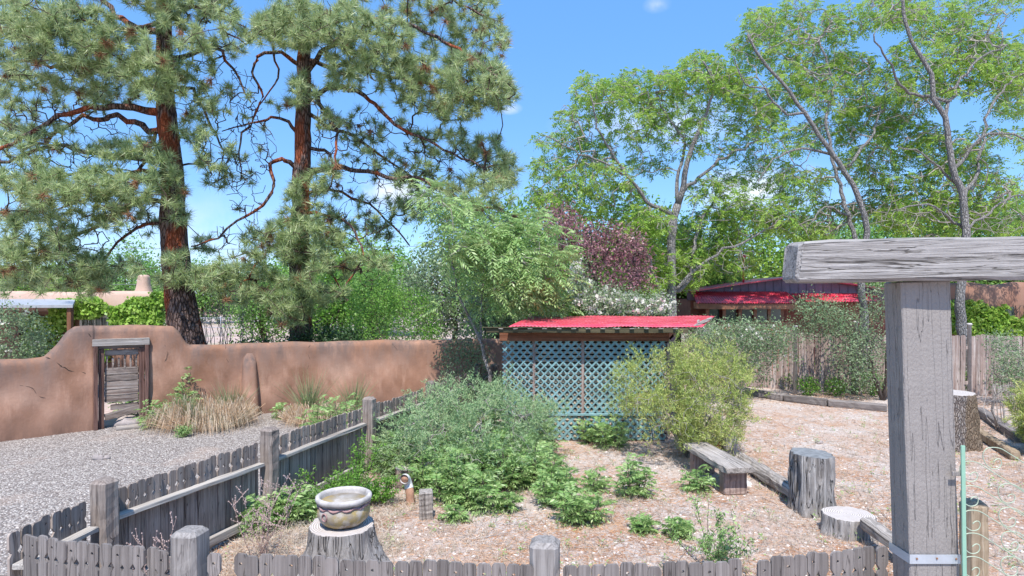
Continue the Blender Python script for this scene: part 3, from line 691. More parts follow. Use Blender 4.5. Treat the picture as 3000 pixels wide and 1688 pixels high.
# ================================================================ TIMBER GATEWAY, SCROLL GATE
def gateway():
    t = thing('timber_gateway', 'massive grey painted timber post and crossbeam gateway at right', 'gateway', (2.75, 4.1, 0))
    me = cbox(.325, .19, 2.80, .008, 0, 20, .0012).mesh('post'); me.materials.append(M['bigpost']); link('post', me, t, (.035, 0, 0), (0, -.031, 0))
    me2 = me.copy(); link('post', me2, t, (3.6, -.1, 0))
    b = beam('crossbeam', (1.82, 4.05, 2.925), (7.2, 3.82, 2.99), .25, .275, M['beam'], t, .022, 24, .0025)
    for v in b.data.vertices:
        if v.co.x < .05 and v.co.z > .06 : v.co.x += (v.co.z - .06) * .55
        if v.co.x < .12 and v.co.z > .06 and v.co.y < 0: v.co.z -= .012
    mb = MB(); zz = .96; h = .06
    x0, x1, y0, y1 = 2.575, 2.915, 4.0, 4.2
    V = [(x0 - .004 + .012, y1 + .01), (x0 - .002 + .012, y0 - .004), (x1, y0 - .004)]
    V3 = []; 
    for x, y in V: V3 += [(x, y, zz), (x, y, zz + h)]
    Vb = [(x + .0, y - .003, z) for x, y, z in V3]
    mb.add(V3 + Vb, [[0, 2, 3, 1], [2, 4, 5, 3], [7, 9, 8, 6], [9, 11, 10, 8], [0, 1, 7, 6], [4, 10, 11, 5], [1, 3, 9, 7], [3, 5, 11, 9], [0, 6, 8, 2], [2, 8, 10, 4]])
    o = wobj(mb, 'strap', M['galv'], t)
    for x in (2.63, 2.76, 2.885):
        r = MB(); lathe(r, [(.007, 0), (.005, .004)], 8); r.build('screw', M['rust'], o, False, (x - 2.75, 3.989 - 4.1, zz + .03 + R.uniform(-.015, .015)), (math.pi / 2, 0, 0))
gateway()
def scroll_gate():
    D = 4.0
    t = thing('scroll_gate', 'mint green iron gate with cream wire scrolls hung on the big grey post', 'gate', (2.93, D, 0))
    me = cbox(.026, .012, 1.66, .002).mesh('hinge_bar'); me.materials.append(M['mint']); link('hinge_bar', me, t, (-.012, -.05, .08), (0, -.012, 0))
    beam('hinge', (2.84, D - .035, 1.555), (2.92, D - .035, 1.555), .01, .028, M['bigpost'], t, .002)
    def z7(X, Y, d=D - .04): return W(2500 + X / 2.578, 1126 + Y / 2.578, d)
    curl = [(0, 0), (12, -12), (32, -22), (52, -14), (58, 10), (46, 38), (18, 50), (-14, 48), (-48, 24), (-72, -20), (-74, -62), (-50, -95), (-5, -104), (50, -96), (110, -62), (330, 78), (560, 225)]
    pts = []
    for X, Y, s in [(880, 685, 1), (885, 870, 1), (900, 1055, 1), (897, 1228, 1), (895, 1405, 1), (1058, 586, 1.05), (1165, 850, .95), (1170, 1030, .95), (1190, 1210, .95), (1185, 1400, .95), (895, 1590, 1), (1190, 1590, 1), (895, 1770, 1)]:
        Q = [z7(X + x * s, Y + y * s) for x, y in curl]
        mb = MB(); tube(mb, smoothline(np.array(Q), .02), .0034, 6); wobj(mb, 'scroll', M['cream_wire'], t, True)
    beam('bottom_bar', (2.93, D - .04, .12), (4.2, D - .04, .12), .02, .03, M['mint'], t, .002)
    beam('end_bar', (4.2, D - .04, .1), (4.2, D - .04, 1.1), .03, .012, M['mint'], t, .002)
scroll_gate()
o = tag(link('fence_post', post_mesh('fence_post', .17, 1.06, M['lightpost'], .04), None, (3.72, 4.95, 0), (0, 0, .3)), 'tan unpainted fence post with worn round top behind the scroll gate', 'post')

# ================================================================ SHED
def shed():
    t = thing('lattice_shed', 'small shed of blue-green lattice panels under a red metal roof', 'shed', (1.3, 12.4, 0))
    y = 11.4; xl, xr = -.19, 2.86; zt = 1.87; SK = .33; DEP = 2.3
    def lat(name, x0, x1, z0, z1, yy, fn=None, sw=.046, sp=.104, mat='lattice'):
        """two crossing layers of strips clipped to the rectangle"""
        mb = MB()
        for s, lay in ((1, 0), (-1, 1)):
            k = sp * math.sqrt(2)
            lo = x0 - (z1 - z0) if s > 0 else x0; hi = x1 if s > 0 else x1 + (z1 - z0)
            for c in np.arange(math.floor(lo / k) * k, hi + k, k):
                # centre line x = c + s*(z-z0)
                za = max(z0, z0 + (x0 - c) / s if s > 0 else z0 + (c - x1)); zb = min(z1, z0 + (x1 - c) / s if s > 0 else z0 + (c - x0))
                if zb - za < .02: continue
                pa = (c + s * (za - z0), za); pb = (c + s * (zb - z0), zb); h = sw / 2 * math.sqrt(2)
                q = [(pa[0] - h, pa[1]), (pa[0] + h, pa[1]), (pb[0] + h, pb[1]), (pb[0] - h, pb[1])]
                q = [(min(max(a, x0), x1), b) for a, b in q]
                yb = yy + lay * .007
                V = [(a, yb, b) for a, b in q] + [(a, yb + .006, b) for a, b in q]
                mb.add([fn(v) if fn else v for v in V], [[0, 1, 2, 3], [7, 6, 5, 4], [0, 4, 5, 1], [1, 5, 6, 2], [2, 6, 7, 3], [3, 7, 4, 0]])
        return wobj(mb, name, M[mat], t)
    lat('lattice_panel', xl, .40, .52, zt, y); lat('lattice_panel', .415, 1.30, .52, zt, y); lat('lattice_panel', 1.33, xr, .52, zt, y - .004)
    lat('lattice_panel', xl, 1.30, .03, .50, y + .012); lat('lattice_panel', 1.33, xr, .03, .50, y + .012)
    beam('lattice_frame', (xl, y - .012, .505), (xr, y - .012, .505), .018, .045, M['lattice'], t)
    sidef = lambda v: (xr + (v[0]) * SK + (v[1] - y), y + v[0], v[2])
    lat('side_lattice', 0.05, DEP, .03, zt - .05, y, sidef, .035, .07, 'bluegable')
    for x, yy in ((xl + .06, y + .07), (.41, y + .07), (1.315, y + .07), (xr - .05, y + .07), (xl + .06 + SK * DEP, y + DEP), (xr + SK * DEP, y + DEP)):
        me = cbox(.06, .08, 2.03, .005, 0, 6, .001).mesh('corner_post'); me.materials.append(M['stakebrown']); link('corner_post', me, t, (x - 1.3, yy - 12.4, 0))
    beam('header_beam', (xl - .04, y - .02, 1.95), (xr + .04, y - .02, 1.95), .09, .155, M['brownwood_x'], t, .006, 8, .002)
    beam('side_beam', (xr, y + .03, 1.97), (xr + SK * DEP, y + DEP, 2.0), .08, .15, M['brownwood_x'], t, .006)
    # slatted inner wall seen through the lattice
    mb = MB(); z = .06
    while z < 1.9:
        mb.add(*boxvf(xl + .1, xr + .1, y + .13, y + .15, z, z + .045)); z += .078
    wobj(mb, 'inner_slats', M['tan_slat'], t)
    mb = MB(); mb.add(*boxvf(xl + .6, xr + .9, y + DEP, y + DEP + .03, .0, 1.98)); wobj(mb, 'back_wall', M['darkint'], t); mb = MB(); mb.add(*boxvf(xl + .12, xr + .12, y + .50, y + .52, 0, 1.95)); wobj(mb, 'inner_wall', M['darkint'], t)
    # roof: corrugated sheet, skewed plan
    def rp(u, v):    # u across 0..1, v back 0..1
        xa = -.06 + u * 3.50; xb = .42 + u * 4.15
        return np.array((xa + (xb - xa) * v, 11.08 + 2.75 * v, 2.150 + .105 * v + .004 * math.sin(u * 23)))
    nu = 420; mb = MB(); V = []
    for v in (0, .25, .5, .75, 1):
        for i in range(nu + 1):
            p = rp(i / nu, v); p[2] += .0045 * math.cos(i / nu * 2 * math.pi * 52) + .006 * math.sin(v * 9 + i * .03); V.append(p)
    n = nu + 1; top = np.array(V); bot = top - np.array((0, 0, .004)); m = len(top)
    Fs = [[r * n + i, r * n + i + 1, (r + 1) * n + i + 1, (r + 1) * n + i] for r in range(4) for i in range(nu)]
    Fb = [[m + q for q in f[::-1]] for f in Fs]; E = [[i + 1, i, m + i, m + i + 1] for i in range(nu)]
    mb.add(np.vstack([top, bot]), Fs + Fb + E); wobj(mb, 'roof_sheet', M['redroof'], t, True)
    beam('fascia', (-.47, 11.10, 2.085), (3.18, 11.10, 2.075), .04, .085, M['darkfascia'], t, .006, 12, .003)
    beam('fascia_cap', (-.55, 11.09, 2.137), (1.2, 11.09, 2.133), .10, .012, M['darkfascia'], t, .002)
    for k in range(13):
        x = -.20 + k * .262; me = cbox(.085, .05, .015, .002).mesh('spacer_block'); me.materials.append(M['oldwood_z']); link('spacer_block', me, t, (x - 1.3, 11.062 - 12.4, 2.108 - .0), (0, R.normal(0, .03), R.normal(0, .04)))
    for k in range(7):
        x = -.1 + k * .52; beam('rafter', (x, 11.13, 2.075), (x + .9, 13.75, 2.175), .045, .085, M['brownwood_x'], t)
    beam('roof_pole', (3.33, 11.2, 2.16), (3.95, 12.2, 2.26), .05, .05, M['oldwood_x'], t, .015, 6, .004)
    beam('roof_pole', (3.35, 11.25, 2.11), (3.8, 12.5, 2.2), .05, .05, M['oldwood_x'], t, .015, 6, .004)
def boxvf(x0, x1, y0, y1, z0, z1):
    V = [(x0, y0, z0), (x1, y0, z0), (x1, y1, z0), (x0, y1, z0), (x0, y0, z1), (x1, y0, z1), (x1, y1, z1), (x0, y1, z1)]
    return V, [[0, 3, 2, 1], [4, 5, 6, 7], [0, 1, 5, 4], [1, 2, 6, 5], [2, 3, 7, 6], [3, 0, 4, 7]]
shed()

# ================================================================ HOUSES
def red_house():
    t = thing('red_roof_house', 'house with red corrugated bay roof and dark slate gable behind the board fence', 'house', (9.5, 22, 0))
    D = 21.6
    prof = [(2014, 857), (2150, 836), (2291, 817), (2345, 811), (2446, 829), (2582, 850), (2640, 860)]
    top = np.array([W(x, y, D) for x, y in prof]); n = len(top)
    # gable boards
    mb = MB(); bt = top.copy(); bt[:, 2] = 2.55; bk = np.array((0, .08, 0))
    mb.add(np.vstack([top, bt, top + bk, bt + bk]), [[i, i + n, i + n + 1, i + 1] for i in range(n - 1)] + [[2 * n + i + 1, 3 * n + i + 1, 3 * n + i, 2 * n + i] for i in range(n - 1)])
    g = wobj(mb, 'gable', M['bluegable'], t)
    for x in np.arange(6.6, 13.6, .29):
        zt = np.interp(x, top[:, 0], top[:, 2]) - .03; me = cbox(.035, .02, zt - 2.56, .002).mesh('batten'); me.materials.append(M['bluegable']); link('batten', me, g, (x - 9.5, D - 22 - .012, 2.56))
    # main roof
    mb = MB(); back = top + np.array((0, 7, .0)); fr = top + np.array((0, -.35, 0)); up = np.array((0, 0, .05))
    mb.add(np.vstack([fr, back, fr + up, back + up]), [[i, i + 1, n + i + 1, n + i] for i in range(n - 1)] + [[2 * n + i, 3 * n + i, 3 * n + i + 1, 2 * n + i + 1] for i in range(n - 1)] + [[i, 2 * n + i, 2 * n + i + 1, i + 1] for i in range(n - 1)])
    wobj(mb, 'roof', M['redroof'], t)
    # walls
    mb = MB(); mb.add(*boxvf(6.3, 13.8, D + .1, D + 7, 0, 2.6)); wobj(mb, 'wall', M['terracotta_wall'], t)
    for x in np.arange(9.8, 13.7, .33):
        me = cbox(.04, .02, 2.5, .002).mesh('batten'); me.materials.append(M['winframe']); link('batten', me, t, (x - 9.5, D - 22 + .088, 0))
    # bay: shallow bow
    XL, XR = 6.25, 9.70; xs = np.linspace(XL, XR, 220); u = (xs - XL) / (XR - XL); bow = .75 * np.sin(np.pi * np.clip(u, 0, 1)) ** .6
    f_ = np.stack([xs, D - .75 - bow, 2.47 + 0 * xs], 1); b_ = np.stack([xs * .96 + .32, D - .02 + 0 * xs, 2.86 + 0 * xs], 1)
    rid = .018 * np.cos(np.arange(220) * math.pi / 2.5)
    f2 = f_.copy(); f2[:, 2] += rid; b2 = b_.copy(); b2[:, 2] += rid; mid = (f2 + b2) / 2 + np.array((0, 0, .03)); mb = MB(); n = 220
    mb.add(np.vstack([f2, mid, b2]), [[i, i + 1, n + i + 1, n + i] for i in range(n - 1)] + [[n + i, n + i + 1, 2 * n + i + 1, 2 * n + i] for i in range(n - 1)])
    wobj(mb, 'bay_roof', M['redroof'], t)
    mb = MB(); a = f_ + np.array((0, .05, -.03)); c = a - np.array((0, 0, .17)); k = np.array((0, .06, 0)); mb.add(np.vstack([a, c, a + k, c + k]), [[i, n + i, n + i + 1, i + 1] for i in range(n - 1)] + [[n + i, 3 * n + i, 3 * n + i + 1, n + i + 1] for i in range(n - 1)])
    wobj(mb, 'bay_fascia', M['winframe'], t)
    wb = MB(); q = np.stack([xs, D - .45 - bow * .9, 0 * xs], 1); q1 = q + np.array((0, 0, 1.83)); wb.add(np.vstack([q, q1]), [[i, i + 1, n + i + 1, n + i] for i in range(n - 1)]); 
    q2 = q + np.array((0, 0, 2.27)); q3 = q + np.array((0, 0, 2.5)); wb.add(np.vstack([q2, q3]), [[i, i + 1, n + i + 1, n + i] for i in range(n - 1)])
    wobj(wb, 'bay_wall', M['winframe'], t)
    for k in range(6):
        uu = .10 + k * .142; x = XL + uu * (XR - XL); bw = .75 * math.sin(math.pi * uu) ** .6 * .9; y = D - .45 - bw
        if k < 5:
            f = MB(); w_ = .345; 
            V, Fq = boxvf(x + .09, x + .09 + w_, y + .02, y + .04, 1.83, 2.27); f.add(V, Fq); o = wobj(f, 'window', M['glass'], t)
        me = cbox(.10, .08, .5, .004).mesh('mullion'); me.materials.append(M['winframe']); link('mullion', me, t, (x + .03 - 9.5, y - 22, 1.8))
    # lean-to roof continuing right
    mb = MB(); xs2 = np.linspace(9.75, 12.6, 150); r2 = .015 * np.cos(np.arange(150) * math.pi / 2.5)
    fr = np.stack([xs2, D - 1.3 + 0 * xs2, 2.52 + r2], 1); bk2 = np.stack([xs2, D - .03 + 0 * xs2, 2.80 + r2], 1); m = 150
    mb.add(np.vstack([fr, bk2]), [[i, i + 1, m + i + 1, m + i] for i in range(m - 1)]); wobj(mb, 'side_roof', M['redroof'], t)
red_house()
def red_pipe():
    mb = MB(); pp = W(2178, 846, 21.9); mb2 = MB(); lathe(mb2, [(.04, 0), (.04, 4.0), (.09, 4.01), (.10, 4.12), (.03, 4.2)], 12)
    o = mb2.build('vent_pipe', M['redroof'], None, True, (pp[0], pp[1], 0)); tag(o, 'thin red pipe with a cap rising behind the red roof', 'pipe')
red_pipe()
def adobe_house_right():
    t = thing('adobe_house', 'brown adobe building with rounded parapet behind fence at far right', 'house', (20, 24.6, 0))
    mb = MB(); xs = np.linspace(15.6, 27, 60); V = []; prof = [(0, 0), (0, 2.3), (.0, 2.95), (.08, 3.12), (.22, 3.16), (.38, 3.1), (.42, 2.7), (3, 2.7)]
    for i, x in enumerate(xs):
        for (y, z) in prof: V.append((x, 23.2 + y + .03 * math.sin(x * 2.3), z * 1.02 + (.05 * math.sin(x * 1.3) + .04 * math.sin(x * 3.7) if z > 2.3 else 0)))
    m = len(prof); mb.add(V, [[i * m + j, (i + 1) * m + j, (i + 1) * m + j + 1, i * m + j + 1] for i in range(59) for j in range(m - 1)] + [list(range(m)), [59 * m + j for j in range(m)][::-1]]); wobj(mb, 'wall', M['adobe_brown'], t, True)
    w_ = MB(); w_.add(*boxvf(17.9, 18.9, 23.12, 23.3, 1.5, 2.3)); wobj(w_, 'window', M['glass'], t)
adobe_house_right()
def left_house():
    t = thing('adobe_house', 'pale pink adobe house with chimney and flat roof beyond the wall at left', 'house', (-17, 24, 0))
    D = 22.0; mb = MB(); prof = [(0, 0), (0, 2.0), (0, 2.72), (.07, 2.84), (.18, 2.87), (.3, 2.84), (.33, 2.5), (6, 2.5), (6, 0)]
    xs = np.linspace(-26, -12.75, 70); V = []
    for x in xs:
        k = min(1, max(0, (-12.75 - x) / .25)) ** .5
        for y, z in prof: V.append((x - max(0, y - .5) * .62, D + y + (1 - k) * .2, z - (1 - k) * .12 * (z > 2.6) + (.02 * math.sin(x * 1.7) if z > 2.4 else 0)))
    m = len(prof); mb.add(V, [[i * m + j, (i + 1) * m + j, (i + 1) * m + j + 1, i * m + j + 1] for i in range(69) for j in range(m - 1)] + [list(range(m)), [69 * m + j for j in range(m)][::-1]])
    wobj(mb, 'wall', M['adobe_pale'], t, True)
    lo = MB(); V, Fq = boxvf(-26, -12.9, D - .05, D + .1, 0, 2.15); lo.add(V, Fq); wobj(lo, 'lower_wall', M['adobe_brown'], t)
    c = MB(); x, y, _ = W(421, 868, D + .45); V = []; pr = [(.34, 2.4), (.30, 2.80), (.235, 2.95), (.20, 3.15), (.185, 3.38), (.17, 3.45), (.10, 3.48)]
    lathe(c, pr, 20, (x, y, 0), lambda a, z: 1 + .12 * abs(math.sin(2 * a))); wobj(c, 'chimney', M['adobe_pale'], t, True)
    c = MB(); x0, x1 = -25, W(213, 868, 19.6)[0]
    c.add([(x0, 19.6, 2.42), (x1, 19.6, 2.42), (x1 - 1.6, 21.98, 2.60), (x0, 21.98, 2.60), (x0, 19.6, 2.33), (x1, 19.6, 2.33), (x1 - 1.6, 21.98, 2.52), (x0, 21.98, 2.52)], [[0, 1, 2, 3], [7, 6, 5, 4], [0, 4, 5, 1], [1, 5, 6, 2], [2, 6, 7, 3], [3, 7, 4, 0]])
    p = wobj(c, 'porch_roof', M['canopy'], t)
    for x in (-14.2, -17.0, -19.8):
        me = cbox(.14, .14, 2.33, .01).mesh('porch_post'); me.materials.append(M['brownwood_z']); link('porch_post', me, t, (x + 17, 19.75 - 24, 0))
    wf = MB(); wx, wz0 = -15.45, 1.45; f = wf
    for a, b, c_, d in ((-15.4, -15.32, 1.2, 2.02), (-14.42, -14.34, 1.2, 2.02), (-15.32, -14.42, 1.94, 2.02), (-15.32, -14.42, 1.2, 1.27), (-15.1, -15.07, 1.27, 1.94), (-14.87, -14.84, 1.27, 1.94), (-14.65, -14.62, 1.27, 1.94)): f.add(*boxvf(a, b, D - .12, D - .06, c_, d))
    o = wobj(f, 'window', M['whiteframe'], t); g = MB(); g.add(*boxvf(-15.33, -14.4, D - .085, D - .055, 1.25, 1.96)); gg = wobj(g, 'pane', M['glass'], t); gg.parent = o
    g = MB(); g.add(*boxvf(-17.6, -16.7, D - .08, D - .055, 0, 2.0)); wobj(g, 'door', M['darkint'], t)
left_house()
for nm, lab, px, d, wd, ht, mt in (('distant_house', 'small pale grey building far off behind the tree of heaven stems', 1308, 75, 3.2, 3.0, 'whiteframe'), ('distant_house', 'low pale building far off between the two pines', 590, 90, 7, 2.6, 'adobe_pale'), ('distant_house', 'tiny tan building far off beyond the chain link fence near centre', 1240, 100, 6, 2.8, 'adobe_pale')):
    t = thing(nm, lab, 'building', W(px, 868, d) * np.array((1, 1, 0))); mb = MB(); mb.add(*boxvf(-wd / 2, wd / 2, 0, 5, 0, ht)); mb.build('wall', M[mt], t)
    mb = MB(); mb.add([(-wd / 2 - .3, -.4, ht + .003), (wd / 2 + .3, -.4, ht + .003), (wd / 2 + .3, 5.4, ht + .003), (-wd / 2 - .3, 5.4, ht + .003), (-wd / 2, 2.5, ht + .9), (wd / 2, 2.5, ht + .9)], [[3, 2, 1, 0], [0, 1, 5, 4], [2, 3, 4, 5], [1, 2, 5], [3, 0, 4]]); mb.build('roof', M['canopy'], t)
    for x in (-.9, .5): w_ = MB(); w_.add(*boxvf(x, x + .7, -.03, .02, 1, 1.9)); w_.build('window', M['glass'], t)
# ================================================================ BACK BOARD FENCE
def board_fence():
    t = thing('board_fence', 'tall dog-eared board fence with faded peeling red paint behind the yard', 'fence', (9, 17.4, 0))
    P0 = np.array(G(2160, 1132)[:2]); P1 = np.array(G(2600, 1160)[:2]); P2 = np.array((15.6, 16.6)); Pm = np.array((5.2, 18.9))
    ms = []
    for k in range(3):
        w2 = .066; ht = 1.62 + k * .015; o = [(w2, 0), (w2, ht - .035), (w2 - .03, ht), (-w2 + .03, ht), (-w2, ht - .035), (-w2, 0)]
        mb = MB(); n = 6; mb.add([(x, -.009, z) for x, z in o] + [(x, .009, z) for x, z in o], [list(range(n)), [n + i for i in range(n)][::-1]] + [[i, i + n, (i + 1) % n + n, (i + 1) % n] for i in range(n)]); me = mb.mesh('board'); me.materials.append(M['fencewood']); ms.append(me)
    path = [Pm, P0, P1, P2]; c = 0
    for a, b in zip(path[:-1], path[1:]):
        d = nrm(b - a); L = np.linalg.norm(b - a); s = .07
        while s < L:
            p = a + d * s; px = 1500 + F * p[0] / p[1]
            if not (2822 < px < 2838) and c < 99:
                link('board', ms[int(R.integers(3))], t, (p[0] - 9, p[1] - 17.4, R.uniform(-.02, .02) - (.0)), (0, R.normal(0, .008), math.atan2(d[1], d[0]) + R.normal(0, .02))); c += 1
            s += .139
        n = np.array((-d[1], d[0]))
        for z in (.35, 1.3): beam('rail', (*(a + n * .03), z), (*(b + n * .03), z), .04, .09, M['fencewood'], t)
    for px, h in ((2508, 2.02), (2840, 1.97), (2330, 1.9)):
        k = 17.1 if px < 2600 else 16.9; p = W(px, 868, k - .25); mb = MB(); lathe(mb, [(.05, 0), (.05, h - .06), (.065, h - .055), (.07, h - .02), (.05, h)], 14); mb.build('round_post', M['whitepost'], t, True, (p[0] - 9, p[1] - 17.4, 0))
    return path
board_fence()
TB = [G(2120, 1140), G(2205, 1160), G(2297, 1176), G(2425, 1191), G(2600, 1207)]
LBT = ['grey landscape timber beside the gold juniper, leftmost of the edging', 'pale landscape timber second from the left in the edging', 'brown landscape timber in the middle of the edging', 'dark landscape timber of the edging ending at the big post']
for k in range(4):
    a, b = TB[k].copy(), TB[k + 1].copy(); a[2] = b[2] = .09; d = nrm(b - a); o = beam('landscape_timber', a + d * .01, b - d * .01, .18, .175, M['timber'], None, .02, 10, .005); tag(o, LBT[k], 'timber', 'timbers edging the bed')
o = beam('landscape_timber', G(2870, 1215) + np.array((0, 0, .09)), G(2990, 1300) + np.array((0, 0, .09)), .18, .17, M['timber'], None, .02, 10, .005); tag(o, 'weathered timber lying behind the bark stump at far right', 'timber')
o = beam('landscape_timber', G(2860, 1275) + np.array((0, 0, .08)), G(2975, 1350) + np.array((0, 0, .08)), .15, .15, M['lightpost'], None, .02, 10, .005); tag(o, 'tan timber on the ground beside the bark stump at far right', 'timber')

# ================================================================ BENCH, STUMPS, POT
def bench():
    t = thing('plank_bench', 'rustic grey plank bench on block legs in the yard', 'bench', (2.95, 8.9, 0), math.radians(97.5))
    me = cbox(.40, .085, 1.42, .012, 0, 12, .005, 1, 'X').mesh('seat'); me.materials.append(M['oldwood_x']); link('seat', me, t, (-.72, 0, .375))
    for x in (-.50, .46):
        me = cbox(.16, .34, .332, .02, 0, 6, .004).mesh('leg'); me.materials.append(M['stakebrown']); link('leg', me, t, (x, -.01, 0))
bench()
def stump(name, label, cat, x, y, r, h, flare=1.25, mat='stump', wob=.06, n=64, cutm='cut'):
    t = thing(name, label, cat, (x, y, 0)); ph = R.uniform(0, 6, 8); mb = MB()
    def wf(a, z):
        f = 1 - min(1, max(0, z) / h); lob = .10 * f * (math.sin(3 * a + ph[0]) + .7 * math.sin(5 * a + ph[1]))
        return 1 + wob * math.sin(2 * a + ph[2]) + lob + wob * .35 * math.sin(11 * a + ph[3] + z * 3) + wob * .3 * math.sin(23 * a + ph[4] - z * 5) + wob * .22 * math.sin(37 * a + ph[5]) + wob * .45 * math.sin(4 * a + z * 11 + ph[6]) + wob * .3 * math.sin(9 * a - z * 17 + ph[7])
    pr = []; N = 14
    for i in range(N + 1):
        f = i / N; z = -.03 + (h + .03) * f; pr.append((r * (1 + (flare - 1) * (1 - f) ** 2.2), z))
    pr[-1] = (r * .99, h); lathe(mb, pr, n, (0, 0, 0), wf, False, False); mb.build('bark', M[mat], t, True)
    tp = MB(); lathe(tp, [(r * .992, h - .004), (r * .97, h + .004), (r * .6, h + .006), (r * .25, h + .003), (r * .03, h + .002)], n, (0, 0, 0), lambda a, z: wf(a, h), False, True); tp.build('cut_face', M[cutm], t, False)
    return t
stump('tree_stump', 'wide pale grey tree stump carrying the glazed bowl', 'stump', -1.68, 6.07, .325, .45, 1.55, 'stump', .04, 96)
def pot():
    t = thing('glazed_bowl', 'round stained white garden bowl with thick rim sitting on the wide stump', 'planter', (-1.655, 6.05, .458))
    mb = MB(); lathe(mb, [(.12, 0), (.185, .02), (.232, .065), (.252, .12), (.25, .165), (.236, .20), (.232, .235)], 64, (0, 0, 0), lambda a, z: 1 + .008 * math.sin(7 * a + 9 * z)); mb.build('bowl', M['pot'], t, True)
    mb = MB(); P = [((.238 + .006 * math.sin(10 * a)) * math.cos(a), (.238 + .006 * math.sin(10 * a)) * math.sin(a), .205 + .008 * math.sin(12 * a)) for a in np.linspace(0, 2 * math.pi, 200)]; tube(mb, P, .013, 8, False, .15); mb.build('braid_band', M['potband'], t, True)
    mb = MB(); lathe(mb, [(.232, .232), (.262, .238), (.272, .262), (.268, .285), (.250, .296), (.232, .290), (.226, .262), (.222, .20), (.21, .16), (.20, .155)], 64, capb=False, capt=False); mb.build('rim', M['potrim'], t, True)
    mb = MB(); lathe(mb, [(.212, .205), (.15, .222), (.02, .215)], 40, capb=False); mb.build('soil', M['soil'], t, True)
    for a in (4.2, 4.25 + math.pi):
        mb = MB(); c = np.array((.25 * math.cos(a), .25 * math.sin(a), .14)); tn = np.array((-math.sin(a), math.cos(a), 0)); P = [c + tn * .03 * math.cos(q) + np.array((math.cos(a) * .006, math.sin(a) * .006, .035 * math.sin(q))) for q in np.linspace(0, 2 * math.pi, 20)]; tube(mb, P, .007, 7, False); mb.build('ring_handle', M['potband'], t, True)
pot()
stump('tree_stump', 'tall craggy grey stump with dark top right of the bench', 'stump', 3.76, 7.72, .245, .73, 1.12, 'stump', .10, 96, 'darkcut')
stump('tree_stump', 'short pale sawn stump in front of the tall craggy stump', 'stump', 3.83, 7.0, .265, .22, 1.08, 'stump', .05)
stump('tree_stump', 'large barked stump standing right of the big gateway post', 'stump', 7.87, 11.0, .37, .98, 1.1, 'bark_stump', .05, 96)
stump('tree_stump', 'small sawn log end behind the bench', 'stump', 3.66, 10.35, .12, .36, 1.05, 'stump', .06)
stump('tree_stump', 'rotten red-brown stump beside the bench under the gold juniper', 'stump', 3.38, 10.5, .16, .26, 1.3, 'rot', .16)
stump('tree_stump', 'low brown sawn log behind the white pipe, leftmost of the pair', 'stump', -1.48, 8.75, .17, .26, 1.08, 'stakebark', .07)
stump('tree_stump', 'low brown sawn log behind the small square stake', 'stump', -1.18, 8.85, .16, .27, 1.08, 'stakebark', .07)
o = tag(link('wood_stake', post_mesh('wood_stake', .165, .34, M['oldwood_z'], .008), None, (-1.04, 7.47, 0), (.05, -.03, .12)), 'short square grey stake standing alone in the yard', 'stake')
o = beam('fallen_log', (3.62, 9.75, .12), (3.72, 7.98, .12), .20, .20, M['oldwood_x'], None, .055, 18, .008); tag(o, 'long squared grey log lying between bench and tall stump', 'log')
o = beam('fallen_log', (3.86, 6.72, .24), (3.95, 5.55, .10), .16, .13, M['oldwood_x'], None, .03, 10, .005); tag(o, 'short grey timber leaning on the short sawn stump', 'log')
mb = MB(); lathe(mb, [(.17, .0), (.175, .012), (.165, .022), (.05, .03)], 40); o = mb.build('lid', M['white'], None, True, (3.27, 8.85, .004), (.04, .02, 0)); tag(o, 'white round lid lying on the ground behind the bench leg', 'lid')
def pipe():
    t = thing('drain_pipe', 'white elbow pipe with stained brown foot beside the small stake', 'pipe', (-1.35, 7.95, 0))
    P = smoothline([(0.04, -.02, 0.0), (0.03, -.01, .16), (0.0, .02, .27), (-.02, -.03, .35), (-.03, -.09, .36)], .02)
    mb = MB(); tube(mb, P[:len(P) // 2 + 1], .055, 18, False); mb.build('foot', M['terracotta_pipe'], t, True)
    mb = MB(); tube(mb, P[len(P) // 2:], .058, 18, False); T_, A_, B_ = frames(P); mb.build('spout', M['white'], t, True)
    mb = MB(); tube(mb, P[-9:-1], .047, 18, True); mb.build('opening', M['terracotta_pipe'], t, True)
pipe()
# ================================================================ TREES
def tree(name, label, cat, base, limbs, attr, barkm, twigm, foliage, group=None, bare=0.0, extra=None, **kw):
    t = thing(name, label, cat, (base[0], base[1], 0), 0, group)
    na = len(attr)
    if extra is not None: attr = np.concatenate([attr, extra])
    lm, tw, tips, td, A = grow(limbs, attr, **kw)
    if extra is not None:
        dd_ = ((tips[:, None, :] - extra[None]) ** 2).sum(2).min(1) > 1e-6; tips = tips[dd_]; td = td[dd_]
    if bare: q_ = R.random(len(tips)) > bare; tips = tips[q_]; td = td[q_]
    wobj(lm, 'trunk', M[barkm], t, True)
    if tw.n: wobj(tw, 'branches', M[twigm], t, False)
    for nm, mat, mb in foliage(tips, td, A): 
        if mb.n: wobj(mb, nm, M[mat], t)
    return t
def pine_fol(m=58, L=.27, wd=.017, brown=.05):
    def f(T, D, A):
        k = R.random(len(T)) < brown; g = MB(); b = MB()
        T2 = T[~k]; D2 = nrm(D[~k] * .6 + np.array((0, 0, .35)))
        tufts(g, T2, D2, m, L, wd, .55)
        # a second, younger whorl further back on each shoot
        tufts(g, T2 - D2 * .10, D2, m // 3, L * .8, wd, .3)
        tufts(b, T[k], D[k] * .3 + np.array((0, 0, -.5)), m, L * .8, wd, .5)
        return [('needles', 'needle', g), ('dead_needles', 'needle_brown', b)]
    return f
